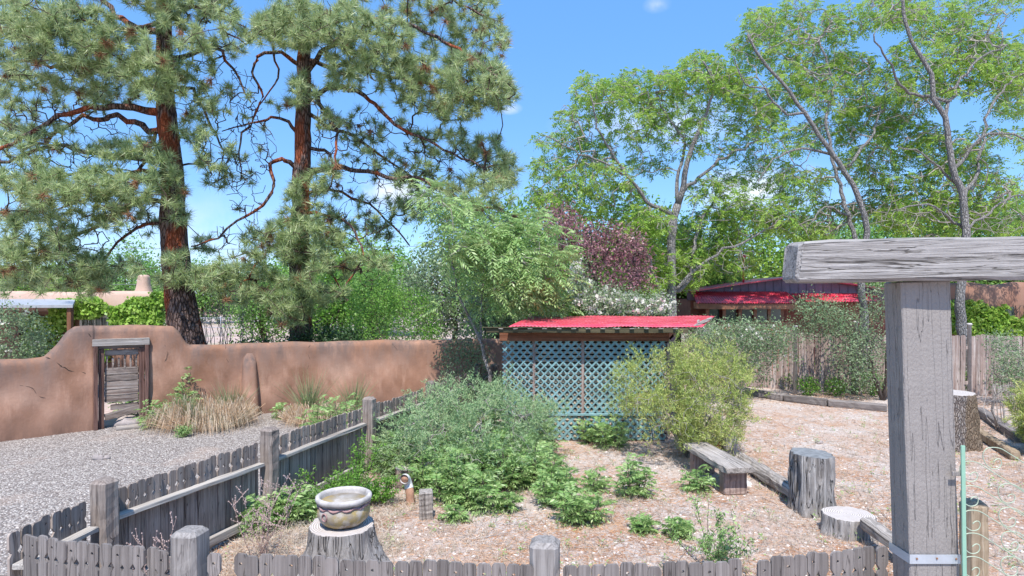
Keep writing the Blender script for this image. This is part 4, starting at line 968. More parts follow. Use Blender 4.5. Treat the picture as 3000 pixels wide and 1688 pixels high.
def pinn_fol(mat, per=3, L=.24, pairs=5, ll=.075, lw=.026, droop=.45, spread=.12, nm='crown', extra=None):
    def f(T, D, A):
        g = MB(); n = len(T); O = np.repeat(T, per, 0) + R.normal(0, spread * .35, (n * per, 3)); DD = nrm(np.repeat(D, per, 0) * .6 + nrm(R.normal(0, 1, (n * per, 3)) * np.array((1, 1, .5))) )
        pinnate(g, O, DD, L, pairs, ll, lw, droop); out = [(nm, mat, g)]
        if extra: out += extra(T, D)
        return out
    return f
def simp_fol(mat, per=16, size=.06, spread=.14, aspect=.55, nm='crown', extra=None):
    def f(T, D, A):
        g = MB(); n = len(T); C = np.repeat(T, per, 0) + R.normal(0, spread, (n * per, 3)); leaves(g, C, size, aspect); out = [(nm, mat, g)]
        if extra: out += extra(T, D)
        return out
    return f
def baretwigs(cl, d): return clusters(cl, d, .8, .4)
def pine_left():
    d = 16.0
    trunk = limb([(566, 1175), (560, 1075), (553, 1000), (538, 930), (524, 850), (512, 740), (507, 620), (505, 520), (497, 430), (487, 330), (483, 230), (480, 120), (478, 0), (476, -150), (474, -330)], d, d, 104, 22)
    L = [trunk]
    def l(p, d1, a, b, d0=d): L.append(limb(p, d0, d1, a, b))
    l([(455, 345), (415, 320), (370, 312), (300, 312), (230, 325), (170, 345), (100, 385), (40, 420), (-60, 460)], 15.0, 24, 8)
    l([(455, 398), (420, 370), (370, 350), (320, 342), (290, 350), (220, 352), (150, 400), (60, 445)], 16.8, 20, 7)
    l([(470, 470), (380, 462), (255, 445), (190, 430), (140, 430), (90, 450), (30, 470), (-60, 490)], 15.6, 20, 7)
    l([(458, 98), (400, 78), (350, 55), (320, 20), (270, -40)], 16.6, 22, 12)
    l([(505, 175), (560, 158), (630, 140), (665, 175), (700, 240), (735, 300)], 16.3, 17, 4)
    l([(480, 590), (420, 580), (380, 600), (330, 640), (250, 680), (150, 720), (50, 760), (-40, 810)], 14.6, 15, 5)
    l([(480, 652), (400, 665), (340, 715), (300, 760), (240, 800)], 15.5, 11, 4)
    l([(480, 185), (400, 190), (300, 205), (180, 195), (80, 180), (-60, 190)], 14.8, 18, 6)
    l([(510, 262), (560, 258), (590, 310), (615, 370), (640, 420), (655, 470), (640, 530)], 16.2, 12, 3)
    l([(520, 485), (570, 480), (595, 440), (600, 400)], 16.0, 7, 3)
    l([(500, 50), (560, 20), (640, 40), (720, 80)], 15.6, 14, 4)
    l([(480, 520), (420, 500), (330, 520), (240, 500), (130, 530), (20, 560)], 14.4, 13, 4)
    l([(490, -60), (380, -100), (250, -60), (100, -20), (-40, 20)], 15.2, 16, 6)
    l([(490, 60), (380, 90), (250, 60), (120, 80), (-20, 110)], 14.2, 14, 5)
    l([(495, 300), (470, 370), (400, 500), (280, 570), (150, 620)], 17.6, 12, 5)
    cl = [(100, 60, 130, 70, 95, -1.8), (200, 100, 150, 90, 130, -1.4), (330, 150, 120, 80, 105, -1.2), (430, 220, 70, 70, 62, -1.1), (60, 150, 110, 60, 60, -1.4), (250, 230, 130, 45, 55), (80, 260, 110, 50, 50), (30, 350, 80, 60, 36, 1), (110, 420, 130, 60, 45, -.6), (240, 300, 90, 40, 26, .8), (330, 270, 90, 40, 26, .5),
          (80, 520, 110, 45, 56, -1.4), (180, 560, 130, 50, 72, -1.5), (300, 540, 100, 50, 58, -1.3), (400, 545, 70, 50, 44, -1), (340, 440, 80, 30, 32, -.9), (430, 430, 50, 40, 20, -.8), (200, 640, 190, 50, 64, -1.2), (330, 620, 90, 40, 34, -.8), (60, 640, 90, 50, 28, -.8), (100, 720, 120, 45, 56, -1.4), (20, 760, 60, 60, 38, -1.6), (180, 780, 120, 50, 66, -1), (290, 790, 80, 50, 44, -.6), (250, 840, 80, 30, 26, -.6), (60, 840, 80, 30, 18, -1),
          (500, 235, 45, 80, 44, -.6), (480, 30, 55, 60, 44, -.6), (560, 40, 70, 50, 38, -.5), (640, 40, 70, 50, 26), (570, 120, 60, 40, 28), (600, 210, 60, 50, 18), (680, 120, 50, 50, 13), (585, 300, 60, 60, 20), (560, 370, 50, 50, 20), (620, 440, 60, 60, 20), (640, 520, 45, 30, 18), (690, 300, 50, 70, 10), (510, 560, 35, 60, 26, -.5), (520, 640, 35, 30, 12, -.5), (523, 765, 42, 25, 22, -.5), (505, 820, 50, 22, 24, -.5), (575, 815, 50, 30, 22, -.6), (470, 480, 50, 40, 22, -.6), (440, 640, 40, 50, 12), (400, 790, 40, 30, 8), (590, 720, 40, 30, 10), (400, -60, 300, 70, 140), (250, -160, 260, 60, 70), (560, -120, 130, 90, 50), (470, -320, 120, 100, 50, 0)]
    at = clusters(cl, d, 1.6, .55, 1.08)
    tree('pine_tree', 'tall ponderosa pine at left, its dark leaning trunk rising behind the adobe gate wall', 'pine', (-8.3, 16, 0), L, at, 'pine_bark', 'pine_twig', pine_fol(), None, bare=.22, extra=baretwigs([(100, 330, 150, 60, 90, 0), (250, 400, 160, 70, 110, .5), (100, 480, 130, 50, 70, -.4), (300, 480, 120, 50, 60, 0), (620, 250, 90, 120, 90, 0), (640, 420, 70, 110, 70, 0), (250, 680, 180, 60, 110, -.6), (380, 620, 80, 60, 50, -.4), (560, 130, 80, 60, 40, 0), (100, 640, 100, 60, 50, -.8)], d), curl=.25, droop=-.08, r_tip=.0075, ex=.40)
def pine_mid():
    d = 17.0
    trunk = limb([(880, 1155), (880, 940), (878, 800), (878, 700), (880, 600), (884, 500), (886, 430), (890, 300), (890, 200), (890, 100), (888, 0), (888, -200), (888, -420)], d, d, 80, 18)
    L = [trunk]
    def l(p, d1, a, b, d0=d): L.append(limb(p, d0, d1, a, b))
    l([(895, 215), (925, 170), (950, 148), (1000, 120), (1080, 90), (1180, 110)], 15.8, 17, 6)
    l([(872, 205), (842, 162), (800, 155), (760, 165), (745, 190), (742, 230), (765, 265), (762, 300), (735, 370)], 16.6, 13, 4)
    l([(868, 395), (842, 355), (800, 345), (760, 360), (715, 362), (650, 385)], 16.4, 12, 3)
    l([(735, 362), (705, 420), (700, 470), (705, 530)], 16.5, 7, 3, 16.6)
    l([(795, 160), (815, 200), (805, 250), (770, 290), (740, 350)], 16.8, 7, 3, 16.7)
    l([(870, 500), (850, 475), (820, 470), (790, 480), (802, 530), (792, 570), (740, 620), (690, 650), (640, 690), (600, 715), (560, 722)], 15.6, 15, 4)
    l([(912, 442), (950, 445), (972, 465), (978, 520), (960, 560)], 16.2, 12, 4)
    l([(905, 502), (960, 490), (1050, 500), (1130, 515), (1220, 520), (1300, 560), (1400, 600), (1470, 615)], 15.6, 17, 5)
    l([(905, 335), (960, 370), (1010, 385), (1050, 410), (1120, 460), (1210, 520)], 17.8, 13, 5)
    l([(905, 285), (1000, 255), (1060, 280), (1120, 330), (1180, 380), (1250, 410), (1330, 450), (1420, 495)], 15.8, 16, 5)
    l([(915, 290), (970, 350), (988, 420), (975, 500)], 15.6, 14, 5)
    l([(895, 120), (1000, 60), (1150, 60), (1300, 120), (1400, 180), (1480, 240)], 15.4, 16, 6)
    l([(890, -10), (1000, -50), (1200, -40), (1350, 10), (1450, 60)], 17.4, 16, 6)
    l([(900, 180), (1050, 200), (1200, 240), (1330, 260), (1460, 300)], 17.2, 14, 5)
    l([(895, 620), (1000, 640), (1050, 700), (1060, 760), (1000, 860)], 16.0, 11, 4)
    l([(880, 700), (800, 720), (740, 790), (700, 850)], 15.6, 10, 4)
    l([(885, 780), (960, 800), (1000, 850), (1020, 880)], 16.2, 8, 3)
    l([(885, -100), (780, -90), (700, -20), (640, 60), (720, 130)], 16.4, 12, 4)
    l([(890, 560), (980, 560), (1080, 600), (1150, 660), (1200, 720)], 17.8, 10, 4)
    cl = [(870, 70, 90, 80, 110, -1.1), (800, 80, 70, 60, 52, -.8), (980, 70, 110, 70, 110, -1.2), (1100, 110, 110, 65, 100, -1.2), (1040, 170, 90, 50, 54, -1.1), (1230, 40, 120, 50, 60), (1370, 40, 110, 50, 60, .6), (1430, 120, 60, 60, 44, .6), (1300, 130, 80, 50, 36, .6), (1290, 210, 130, 65, 100, -1.1), (1400, 230, 100, 75, 110, -1.1), (1460, 270, 55, 55, 50, -.8), (1170, 220, 110, 55, 60, -.9), (1330, 320, 80, 45, 52, -.9), (1230, 290, 90, 40, 36), (1010, 240, 60, 35, 26, -.9), (890, 262, 50, 45, 32, -.55), (820, 305, 40, 20, 10, -.3), (960, 350, 40, 30, 13, -.6),
          (760, 100, 50, 40, 18), (700, 130, 40, 30, 7), (1060, 360, 120, 50, 22), (1150, 420, 140, 70, 34), (1060, 450, 90, 60, 14, .6), (1350, 420, 120, 55, 50), (1440, 460, 70, 55, 40), (1480, 505, 45, 50, 30, -.6), (1400, 560, 120, 60, 58), (1270, 520, 130, 50, 36), (1180, 560, 120, 60, 26, .8), (1290, 610, 120, 50, 42, .4), (1420, 640, 90, 40, 30, .6),
          (900, 545, 55, 45, 32, -.6), (960, 500, 45, 40, 20, -.6), (880, 610, 55, 60, 34, -.5), (870, 680, 90, 50, 62, -.7), (800, 700, 90, 50, 46, -.8), (930, 690, 80, 50, 42, -.7), (1000, 600, 80, 60, 22, .4), (1060, 680, 90, 60, 28), (1150, 640, 80, 60, 20, .6), (1010, 770, 80, 50, 34, -.3), (900, 760, 80, 50, 48, -.7), (720, 780, 90, 45, 44, -1), (640, 820, 70, 40, 26, -1.1), (800, 840, 100, 50, 72, -1), (880, 860, 80, 50, 54, -.8), (850, 920, 70, 35, 40, -.9), (970, 870, 50, 40, 18, -.5), (700, 860, 60, 30, 18, -.8), (1100, 760, 60, 50, 12), (740, 420, 60, 70, 7), (720, 560, 60, 60, 6), (1000, -60, 300, 70, 120), (900, -180, 220, 80, 80), (888, -400, 110, 110, 50, 0), (1280, -70, 120, 40, 40)]
    at = clusters(cl, d, 1.6, .55, 1.08)
    tree('pine_tree', 'tall ponderosa pine at centre left with reddish upright trunk behind the wall', 'pine', (-5.86, 17, 0), L, at, 'pine_bark', 'pine_twig', pine_fol(brown=.07), None, bare=.22, extra=baretwigs([(740, 420, 70, 110, 110, -.4), (720, 300, 50, 100, 50, -.4), (1080, 400, 160, 70, 130, 0), (1150, 500, 200, 60, 130, 0), (1300, 500, 150, 70, 90, 0), (1100, 600, 180, 80, 120, 0), (960, 400, 60, 90, 50, -.4), (720, 560, 70, 100, 60, -.8), (1050, 740, 120, 80, 80, 0), (700, 700, 90, 60, 50, -1)], d), curl=.25, droop=-.08, r_tip=.0075, ex=.40)
pine_left(); pine_mid()

def locust_a():
    d = 19.0
    L = [limb([(1974, 1130), (1970, 930), (1968, 850), (1967, 760), (1967, 700), (1972, 640), (1985, 600)], d, d, 32, 22)]
    def l(p, d1, a, b, d0=d): L.append(limb(p, d0, d1, a, b))
    l([(1985, 600), (2000, 540), (2010, 480), (2040, 400), (2070, 330), (2090, 250), (2060, 180)], 18.4, 19, 5)
    l([(1970, 640), (1945, 610), (1900, 600), (1880, 570), (1830, 510), (1790, 440), (1755, 370), (1730, 280)], 18, 14, 4)
    l([(2000, 560), (2060, 510), (2110, 470), (2180, 430), (2250, 400)], 19.6, 12, 4)
    l([(1985, 590), (1985, 500), (2010, 430), (1960, 350), (1920, 270)], 19.6, 12, 4)
    l([(1970, 860), (2030, 800), (2080, 760), (2150, 720), (2240, 680), (2310, 640)], 18.6, 12, 4)
    l([(1970, 900), (1930, 840), (1900, 760), (1850, 690)], 18.4, 14, 5)
    l([(1840, 520), (1760, 470), (1700, 450), (1600, 400)], 17.6, 8, 3, 18.2)
    l([(1972, 860), (2015, 820), (2030, 740), (2060, 640), (2100, 560)], 20, 16, 5)
    cl = [(2060, 190, 65, 40, 46), (2020, 240, 100, 40, 60), (1900, 250, 110, 50, 70), (1800, 270, 60, 40, 36), (1725, 260, 45, 45, 26), (2150, 250, 75, 60, 56), (2200, 340, 75, 60, 46), (1990, 330, 120, 50, 60), (1860, 350, 100, 60, 50), (1700, 340, 70, 50, 36), (1640, 410, 80, 30, 26), (1720, 440, 90, 50, 46), (1610, 490, 60, 35, 26), (1740, 520, 110, 55, 60), (1900, 450, 90, 60, 34), (2060, 400, 90, 60, 34), (2170, 460, 90, 70, 36), (1680, 590, 100, 55, 56), (1600, 580, 60, 40, 28), (1830, 600, 80, 60, 50), (2110, 570, 90, 60, 60), (2200, 640, 100, 60, 56), (2080, 680, 90, 70, 80), (1900, 700, 70, 60, 50), (2000, 780, 80, 60, 60), (2140, 760, 80, 50, 44), (1900, 820, 70, 50, 40), (2280, 620, 60, 50, 24), (1860, 700, 60, 60, 50), (1920, 640, 60, 40, 34), (2010, 690, 50, 50, 34), (1960, 780, 50, 50, 30)]
    tree('locust_tree', 'broad green tree with grey forked trunk rising behind the red shed roof', 'tree', (5.0, 19, 0), L, clusters(cl, d + 1.0, 1.3, .65, 2.3), 'grey_bark', 'grey_twig', pinn_fol('locust', 4, .24, 4, .105, .038), None, bare=.25, extra=clusters([q[:4] + (q[4] * .8,) for q in cl], d + 1.2, 1.0, .8), curl=.26, droop=.02, r_tip=.006, ex=.33)
def locust_b():
    d = 18.6
    L = [limb([(2545, 1100), (2532, 920), (2526, 883), (2522, 828), (2530, 760), (2540, 680), (2508, 562), (2440, 453), (2357, 330), (2302, 254), (2233, 178), (2190, 100)], d, 17.6, 26, 7)]
    def l(p, d1, a, b, d0=d): L.append(limb(p, d0, d1, a, b))
    l([(2530, 790), (2490, 650), (2455, 520), (2432, 430), (2425, 330), (2440, 250), (2400, 120)], 19.4, 15, 5)
    l([(2357, 330), (2300, 330), (2240, 260), (2180, 250), (2150, 170)], 17.4, 8, 3, 18)
    l([(2500, 640), (2440, 610), (2400, 620), (2370, 660)], 18.2, 9, 3)
    l([(2440, 453), (2350, 440), (2260, 470), (2220, 530)], 18.0, 9, 3, 18.3)
    l([(2470, 500), (2540, 420), (2580, 330), (2600, 220)], 19.2, 10, 4)
    cl = [(2230, 70, 55, 50, 36), (2210, 150, 70, 50, 46), (2310, 90, 80, 50, 56), (2400, 160, 100, 60, 70), (2340, 230, 90, 60, 60), (2250, 300, 80, 50, 44), (2450, 280, 90, 60, 60), (2550, 340, 90, 60, 66), (2420, 390, 90, 50, 46), (2310, 400, 80, 50, 30), (2250, 500, 70, 50, 34), (2350, 540, 90, 60, 56), (2550, 480, 100, 60, 70), (2480, 60, 80, 50, 50), (2290, 640, 70, 40, 34), (2440, 630, 80, 40, 46), (2570, 600, 80, 50, 60), (2380, 680, 80, 30, 30), (2340, 20, 60, 30, 20), (2160, 240, 40, 50, 14), (2500, 200, 80, 50, 44)]
    tree('locust_tree', 'tall green tree whose leaning trunk passes behind the left end of the timber crossbeam', 'tree', (10.8, 18.6, 0), L, clusters(cl, d + 2.2, 1.3, .65, 2.3), 'grey_bark', 'grey_twig', pinn_fol('locust', 4, .24, 4, .105, .038), None, bare=.25, extra=clusters([q[:4] + (q[4] * .8,) for q in cl], d + 1.2, 1.0, .8), curl=.26, droop=.02, r_tip=.006, ex=.33)
def locust_c():
    d = 18.0
    L = [limb([(2832, 1165), (2828, 1060), (2819, 960), (2811, 890), (2819, 825), (2830, 700), (2817, 562), (2790, 495), (2769, 343), (2735, 288), (2728, 220), (2687, 151), (2659, 89), (2640, -20)], d, 17.4, 33, 9)]
    def l(p, d1, a, b, d0=d): L.append(limb(p, d0, d1, a, b))
    l([(2795, 500), (2850, 430), (2900, 390), (2970, 400), (3060, 420)], 17.2, 11, 4)
    l([(2769, 343), (2800, 260), (2860, 180), (2950, 130)], 18.6, 11, 4)
    l([(2735, 288), (2650, 260), (2600, 180), (2560, 100)], 16.8, 10, 4)
    l([(2815, 560), (2740, 480), (2680, 440), (2630, 430)], 17.2, 9, 3)
    l([(2828, 680), (2760, 620), (2690, 600), (2620, 620)], 17.4, 9, 3)
    l([(2828, 680), (2900, 620), (2960, 580), (3040, 560)], 18.6, 9, 3)
    l([(2820, 590), (2860, 500), (2900, 330), (2960, 240), (3040, 200)], 18.8, 12, 4)
    cl = [(2620, 30, 100, 50, 70), (2740, 60, 100, 60, 80), (2860, 120, 90, 60, 76), (2700, 160, 90, 50, 56), (2830, 220, 100, 60, 80), (2950, 190, 80, 60, 70), (2960, 290, 70, 50, 50), (2700, 270, 80, 50, 46), (2650, 390, 100, 60, 76), (2740, 440, 100, 60, 80), (2850, 480, 90, 50, 60), (2900, 560, 90, 50, 56), (2700, 560, 110, 60, 90), (2800, 620, 90, 50, 66), (2940, 640, 80, 50, 46), (2640, 640, 80, 40, 46), (2600, 250, 80, 50, 40), (2900, 10, 100, 40, 30), (2980, 400, 50, 30, 10), (2880, 400, 60, 40, 14), (3040, 150, 80, 80, 40), (3060, 500, 80, 80, 30), (2760, 720, 90, 40, 40)]
    tree('locust_tree', 'tall green tree at far right with crooked grey trunk visible right of the big post', 'tree', (13.3, 18, 0), L, clusters(cl, d + 2.2, 1.3, .65, 2.3), 'grey_bark', 'grey_twig', pinn_fol('locust', 4, .24, 4, .105, .038), None, bare=.25, extra=clusters([q[:4] + (q[4] * .8,) for q in cl], d + 1.2, 1.0, .8), curl=.26, droop=.02, r_tip=.006, ex=.33)
locust_a(); locust_b(); locust_c()
def plum():
    d = 17.6
    L = [limb([(1760, 1130), (1755, 950), (1750, 850), (1740, 780)], d, d, 16, 10)]
    L += [limb([(1745, 820), (1700, 740), (1660, 690), (1630, 640)], d, 17, 8, 3), limb([(1742, 790), (1790, 720), (1830, 700), (1870, 740)], d, 17.2, 8, 3), limb([(1745, 800), (1740, 720), (1720, 660)], d, 18, 7, 3)]
    cl = [(1640, 650, 55, 45, 60), (1680, 700, 60, 50, 60), (1760, 680, 60, 30, 30), (1810, 720, 80, 50, 100), (1860, 760, 50, 60, 70), (1740, 760, 60, 50, 50), (1830, 820, 60, 50, 50), (1700, 820, 45, 30, 24), (1880, 830, 30, 20, 14), (1630, 740, 35, 40, 20)]
    tree('plum_tree', 'small purple-leaved plum tree behind the shed', 'tree', (2.5, 17.6, 0), L, clusters(cl, d, .8, .5), 'dark_twig', 'dark_twig', simp_fol('plum', 17, .085, .13), None, curl=.2)
def heaven():
    d = 13.2
    L = [limb([(1440, 1130), (1432, 1090), (1411, 1013), (1385, 950), (1372, 925)], d, d, 12, 8), limb([(1411, 1013), (1412, 940), (1414, 880), (1420, 800), (1440, 730)], d, d + .3, 8, 3),
         limb([(1372, 925), (1340, 860), (1320, 780), (1310, 700), (1290, 640), (1270, 590)], d, d - .3, 8, 3), limb([(1385, 950), (1420, 900), (1500, 830), (1560, 760)], d, d + .6, 6, 3), limb([(1340, 860), (1290, 830), (1260, 800)], d, d - .6, 4, 2), limb([(1400, 955), (1350, 945), (1300, 940)], d, d - .3, 4, 2)]
    cl = [(1270, 570, 45, 30, 16), (1330, 620, 70, 40, 26), (1380, 690, 80, 40, 34), (1310, 690, 60, 40, 20), (1470, 690, 90, 45, 42), (1560, 660, 60, 45, 24), (1540, 740, 90, 50, 46), (1400, 770, 90, 50, 40), (1600, 800, 80, 50, 44), (1500, 840, 90, 50, 44), (1590, 880, 80, 40, 36), (1350, 740, 50, 40, 18), (1290, 890, 40, 20, 6), (1440, 880, 60, 40, 14), (1620, 720, 50, 40, 16)]
    tree('heaven_tree', 'slender pale stemmed tree of heaven with long feathery leaves beside the lattice shed', 'tree', (-.42, 13.2, 0), L, clusters(cl, d, .8, .45, .85), 'pale_bark', 'grey_twig', pinn_fol('heaven', 3, .55, 8, .125, .036, .35), None, curl=.15, r_tip=.006)
plum(); heaven()

# ---------------------------------------------------------------- shrubs
def shrub(name, label, cat, c, r, n, fol, twig='dark_twig', stems=5, group=None, zmin=.05, h0=.0, lean=(0, 0), r0=.02, attr=None, shell=.45, **kw):
    c = np.array(c, float); r = np.array(r, float); at = ell(c, r, n, shell, zmin) if attr is None else attr
    b = np.array((c[0] + lean[0], c[1] + lean[1], 0)); L = []
    for k in range(stems):
        a = 2 * math.pi * k / stems + R.uniform(-.4, .4); s = b + np.array((math.cos(a) * .05, math.sin(a) * .05, 0)); 
        e = c + np.array((math.cos(a) * r[0] * .55, math.sin(a) * r[1] * .55, r[2] * R.uniform(-.1, .45))); m = (s + e) / 2 + np.array((0, 0, .1 * r[2])) 
        L.append(([s if k else b, m, e], r0, r0 * .4))
    kw.setdefault('curl', .2); kw.setdefault('r_tip', .003); kw.setdefault('step', .2)
    return tree(name, label, cat, b, L, at, twig, twig, fol, group, sides=6, **kw)
def sprays(mat, m=26, L=.10, wd=.013, per=2, spread=.06, up=.5):
    def f(T, D, A):
        g = MB(); O = np.repeat(T, per, 0) + R.normal(0, spread, (len(T) * per, 3)); DD = nrm(np.repeat(D, per, 0) + np.array((0, 0, up)) + R.normal(0, .25, O.shape))
        # short feathery shoots: a few needles at points along each shoot
        for t in (0, .05, .10, .15): tufts(g, O + DD * t, DD, m // 4, L * (1 - t * 2), wd, .9)
        return [('foliage', mat, g)]
    return f
def blobs(spec, k=1.0):
    """px clusters (x,y,rx,ry,n,depth)"""
    return np.concatenate([clusters([(x, y, rx, ry, n, 0)], d, 0, sp, k) for x, y, rx, ry, n, d, sp in spec])
jc = blobs([(1380, 1130, 90, 40, 120, 10.6, .35), (1480, 1170, 120, 60, 240, 10.3, .45), (1330, 1190, 130, 60, 240, 9.9, .45), (1560, 1220, 60, 60, 100, 10.2, .35), (1250, 1230, 110, 60, 160, 9.4, .4), (1420, 1260, 160, 60, 260, 9.6, .45), (1180, 1280, 70, 40, 60, 9.2, .25), (1330, 1310, 140, 50, 150, 9.0, .35), (1560, 1300, 50, 45, 50, 9.7, .3), (1250, 1150, 60, 30, 40, 10.4, .25)])
jc = np.concatenate([jc, blobs([(1150, 1230, 25, 25, 12, 9.4, .2), (1390, 1085, 25, 20, 12, 10.6, .2), (1480, 1100, 20, 20, 10, 10.5, .2), (1610, 1180, 25, 25, 14, 10.3, .2), (1140, 1310, 30, 20, 12, 9.0, .2), (1300, 1120, 30, 20, 14, 10.2, .2)])]); jc[:, 2] = jc[:, 2] * .92 - .08 - .14 * np.sin(jc[:, 0] * 3.1 + .6) ** 2; jc = jc[(jc[:, 2] > .08) & (np.sin(jc[:, 0] * 6 + jc[:, 1] * 2) + np.sin(jc[:, 2] * 9 + jc[:, 0] * 4) + R.normal(0, .5, len(jc)) > -.75)]
shrub('juniper_bush', 'large spreading blue-green juniper in front of the lattice shed', 'juniper', (-.55, 9.9, .5), (1.3, .9, .6), 0, sprays('juniper', 24, .085, .012, 2, .09, .35), 'grey_twig', 8, attr=jc, r0=.03, bare=.15)
gc = blobs([(1990, 1080, 110, 45, 150, 10.5, .4), (2100, 1060, 60, 50, 90, 10.6, .3), (2060, 1130, 110, 60, 220, 10.3, .45), (1850, 1105, 40, 32, 34, 10.6, .3), (1850, 1180, 50, 50, 50, 10.4, .3), (1960, 1190, 110, 60, 200, 10.2, .4), (2090, 1220, 90, 60, 180, 10.1, .35), (1980, 1270, 90, 40, 110, 9.9, .3), (2080, 1280, 80, 30, 80, 9.9, .3), (2170, 1215, 35, 35, 24, 10.2, .2), (1990, 1035, 20, 30, 20, 10.5, .2), (2170, 1130, 30, 60, 30, 10.3, .2)])
gc = gc[(gc[:, 2] > .1) & (np.sin(gc[:, 0] * 7) + np.sin(gc[:, 2] * 8 + gc[:, 0] * 3) + R.normal(0, .5, len(gc)) > -.9)]
gs_ = []
for k in range(16):
    q_ = gc[int(R.integers(len(gc)))]; gs_.append(q_ + np.stack([R.normal(0, .03, 9), R.normal(0, .03, 9), np.linspace(.05, R.uniform(.22, .42), 9)], 1))
gc = np.concatenate([gc] + gs_)
shrub('juniper_bush', 'yellow-green feathery juniper at the right front of the shed beside the bench', 'juniper', (2.95, 10.3, .7), (1.0, .8, .7), 0, sprays('gold', 22, .075, .012, 2, .075, .8), 'grey_twig', 8, attr=gc, r0=.03, bare=.15)
shrub('juniper_bush', 'bright yellow-green conifer at the right edge of the picture', 'juniper', (9.3, 10.3, .65), (.75, .7, .62), 420, sprays('gold', 30, .10, .013, 2, .05, .5), 'dark_twig', 6, shell=.6, zmin=.05)
sumac_later = [(-8.6, 13.9, .8, .5, 12, 'dark leafy undergrowth seen through the gap of the plank gate')]
# bushes behind the wall
shrub('leafy_bush', 'rounded bright green bush behind the low part of the adobe wall', 'bush', (-3.25, 17.2, 1.55), (1.3, 1.0, 1.5), 620, simp_fol('bush', 20, .065, .12), 'dark_twig', 7, shell=.7)
for x, y, rx, h, lb in ((-6.9, 16.4, .8, .85, 'dark glossy hedge bush at the foot of the centre pine, left side'), (-5.2, 16.5, .9, 1.05, 'dark glossy hedge bush in front of the centre pine trunk'), (-4.4, 16.2, .7, 1.0, 'dark glossy hedge bush left of the bright green bush'), (-8.35, 15.2, .5, .7, 'small dark bush at the foot of the left pine')):
    shrub('dark_bush', lb, 'bush', (x, y, h * .9), (rx * 1.3, .6, h * .93), 330, simp_fol('darkbush', 22, .075, .10), 'dark_twig', 6, shell=.6)
def bare(name, label, c, w_, h, n, d, dens=60):
    cl = [(c[0], c[1], w_, h, dens, 0)]; at = clusters(cl, d, 0, .5)
    b = W(c[0] + 20, HY, d); b[2] = 0; L = []
    for k in range(n):
        a = R.uniform(-1, 1); e = W(c[0] + w_ * a * .9, c[1] - h * R.uniform(-.2, .9), d + R.normal(0, .3)); L.append(([b + R.normal(0, .06, 3) * np.array((1, 1, 0)), (b + e) / 2 + np.array((a * .25, 0, -.2)), e], .018, .005))
    tree(name, label, 'shrub', b, L, at, 'grey_twig', 'grey_twig', lambda T, D, A: [], None, curl=.12, r_tip=.004, sides=5)
bare('bare_shrub', 'leafless grey twiggy shrub behind the wall between the two pines', (680, 905), 90, 60, 14, 17.5)
bare('bare_shrub', 'leafless grey shrub just right of the left pine trunk', (600, 920), 40, 40, 7, 18.5, 30)
bare('brush_pile', 'pile of bare grey branches lying beside the bark stump at far right', (2935, 1165), 60, 45, 16, 12.2, 60)
def petals(rate=.25, size=.075):
    def f(T, D):
        k = R.random(len(T)) < rate; T2 = T[k]; g = MB(); n = len(T2)
        if n: leaves(g, np.repeat(T2, 6, 0) + R.normal(0, .035, (n * 6, 3)), size, .9)
        return [('blossoms', 'petal', g)]
    return f
ra = blobs([(1780, 880, 100, 35, 150, 14.8, .5), (1900, 890, 70, 30, 90, 14.8, .4), (1700, 850, 40, 35, 50, 15, .3), (1840, 905, 110, 18, 70, 14.6, .3), (1700, 790, 25, 40, 26, 15.2, .3)])
shrub('rose_bush', 'white flowering rose bush spilling over the back of the red shed roof', 'rose bush', (2.6, 15.0, 2.2), (1.4, .7, .6), 0, simp_fol('rosebush', 16, .06, .11, .55, 'foliage', petals(.5, .085)), 'dark_twig', 6, attr=ra)
shrub('rose_bush', 'grey-green rose bush with a few white flowers before the adobe house at far left', 'rose bush', (-14.0, 16.8, 1.35), (1.35, .8, 1.1), 420, simp_fol('rosebush', 17, .075, .12, .55, 'foliage', petals(.06, .08)), 'dark_twig', 8, shell=.6)
shrub('rose_bush', 'grey-green shrub between the wall end and the lattice shed', 'bush', (-1.05, 14.2, .95), (.62, .5, .95), 170, simp_fol('rosebush', 20, .055, .11), 'dark_twig', 5)
fb = blobs([(2080, 960, 70, 40, 90, 15.8, .4), (2160, 950, 100, 35, 140, 15.8, .4), (2250, 960, 90, 40, 130, 16, .4), (2170, 1010, 110, 40, 140, 15.8, .4), (2290, 1000, 50, 40, 50, 16.2, .3), (2100, 1040, 60, 50, 60, 15.4, .3), (2200, 1070, 60, 45, 50, 16.2, .25), (2040, 960, 40, 60, 50, 15, .3)])
shrub('climbing_shrub', 'dense climbing shrub with small pale flowers draped over the left of the board fence', 'shrub', (6, 16.4, 1.3), (1.6, .6, .7), 0, simp_fol('rosebush', 18, .06, .12, .55, 'foliage', petals(.10, .06)), 'grey_twig', 7, attr=fb - np.array((0, 0, .22)))
fc = blobs([(2390, 900, 60, 30, 70, 16.2, .3), (2440, 930, 60, 35, 80, 16.3, .3), (2400, 960, 80, 30, 70, 16.2, .3), (2500, 960, 70, 50, 80, 16.3, .4), (2560, 900, 40, 60, 60, 16.3, .3), (2540, 1020, 60, 50, 80, 16.0, .3), (2480, 1040, 50, 50, 50, 16.0, .3), (2550, 1090, 40, 40, 40, 15.8, .3), (2570, 830, 30, 50, 24, 16.6, .2), (2500, 1110, 40, 40, 26, 15.8, .2)])
shrub('climbing_shrub', 'grey-leaved arching shrub with a dark crooked stem before the fence, left of the big post', 'shrub', (9.6, 15.9, 1.2), (1.1, .6, .8), 0, simp_fol('rosebush', 18, .055, .12), 'dark_twig', 5, attr=fc, r0=.045)
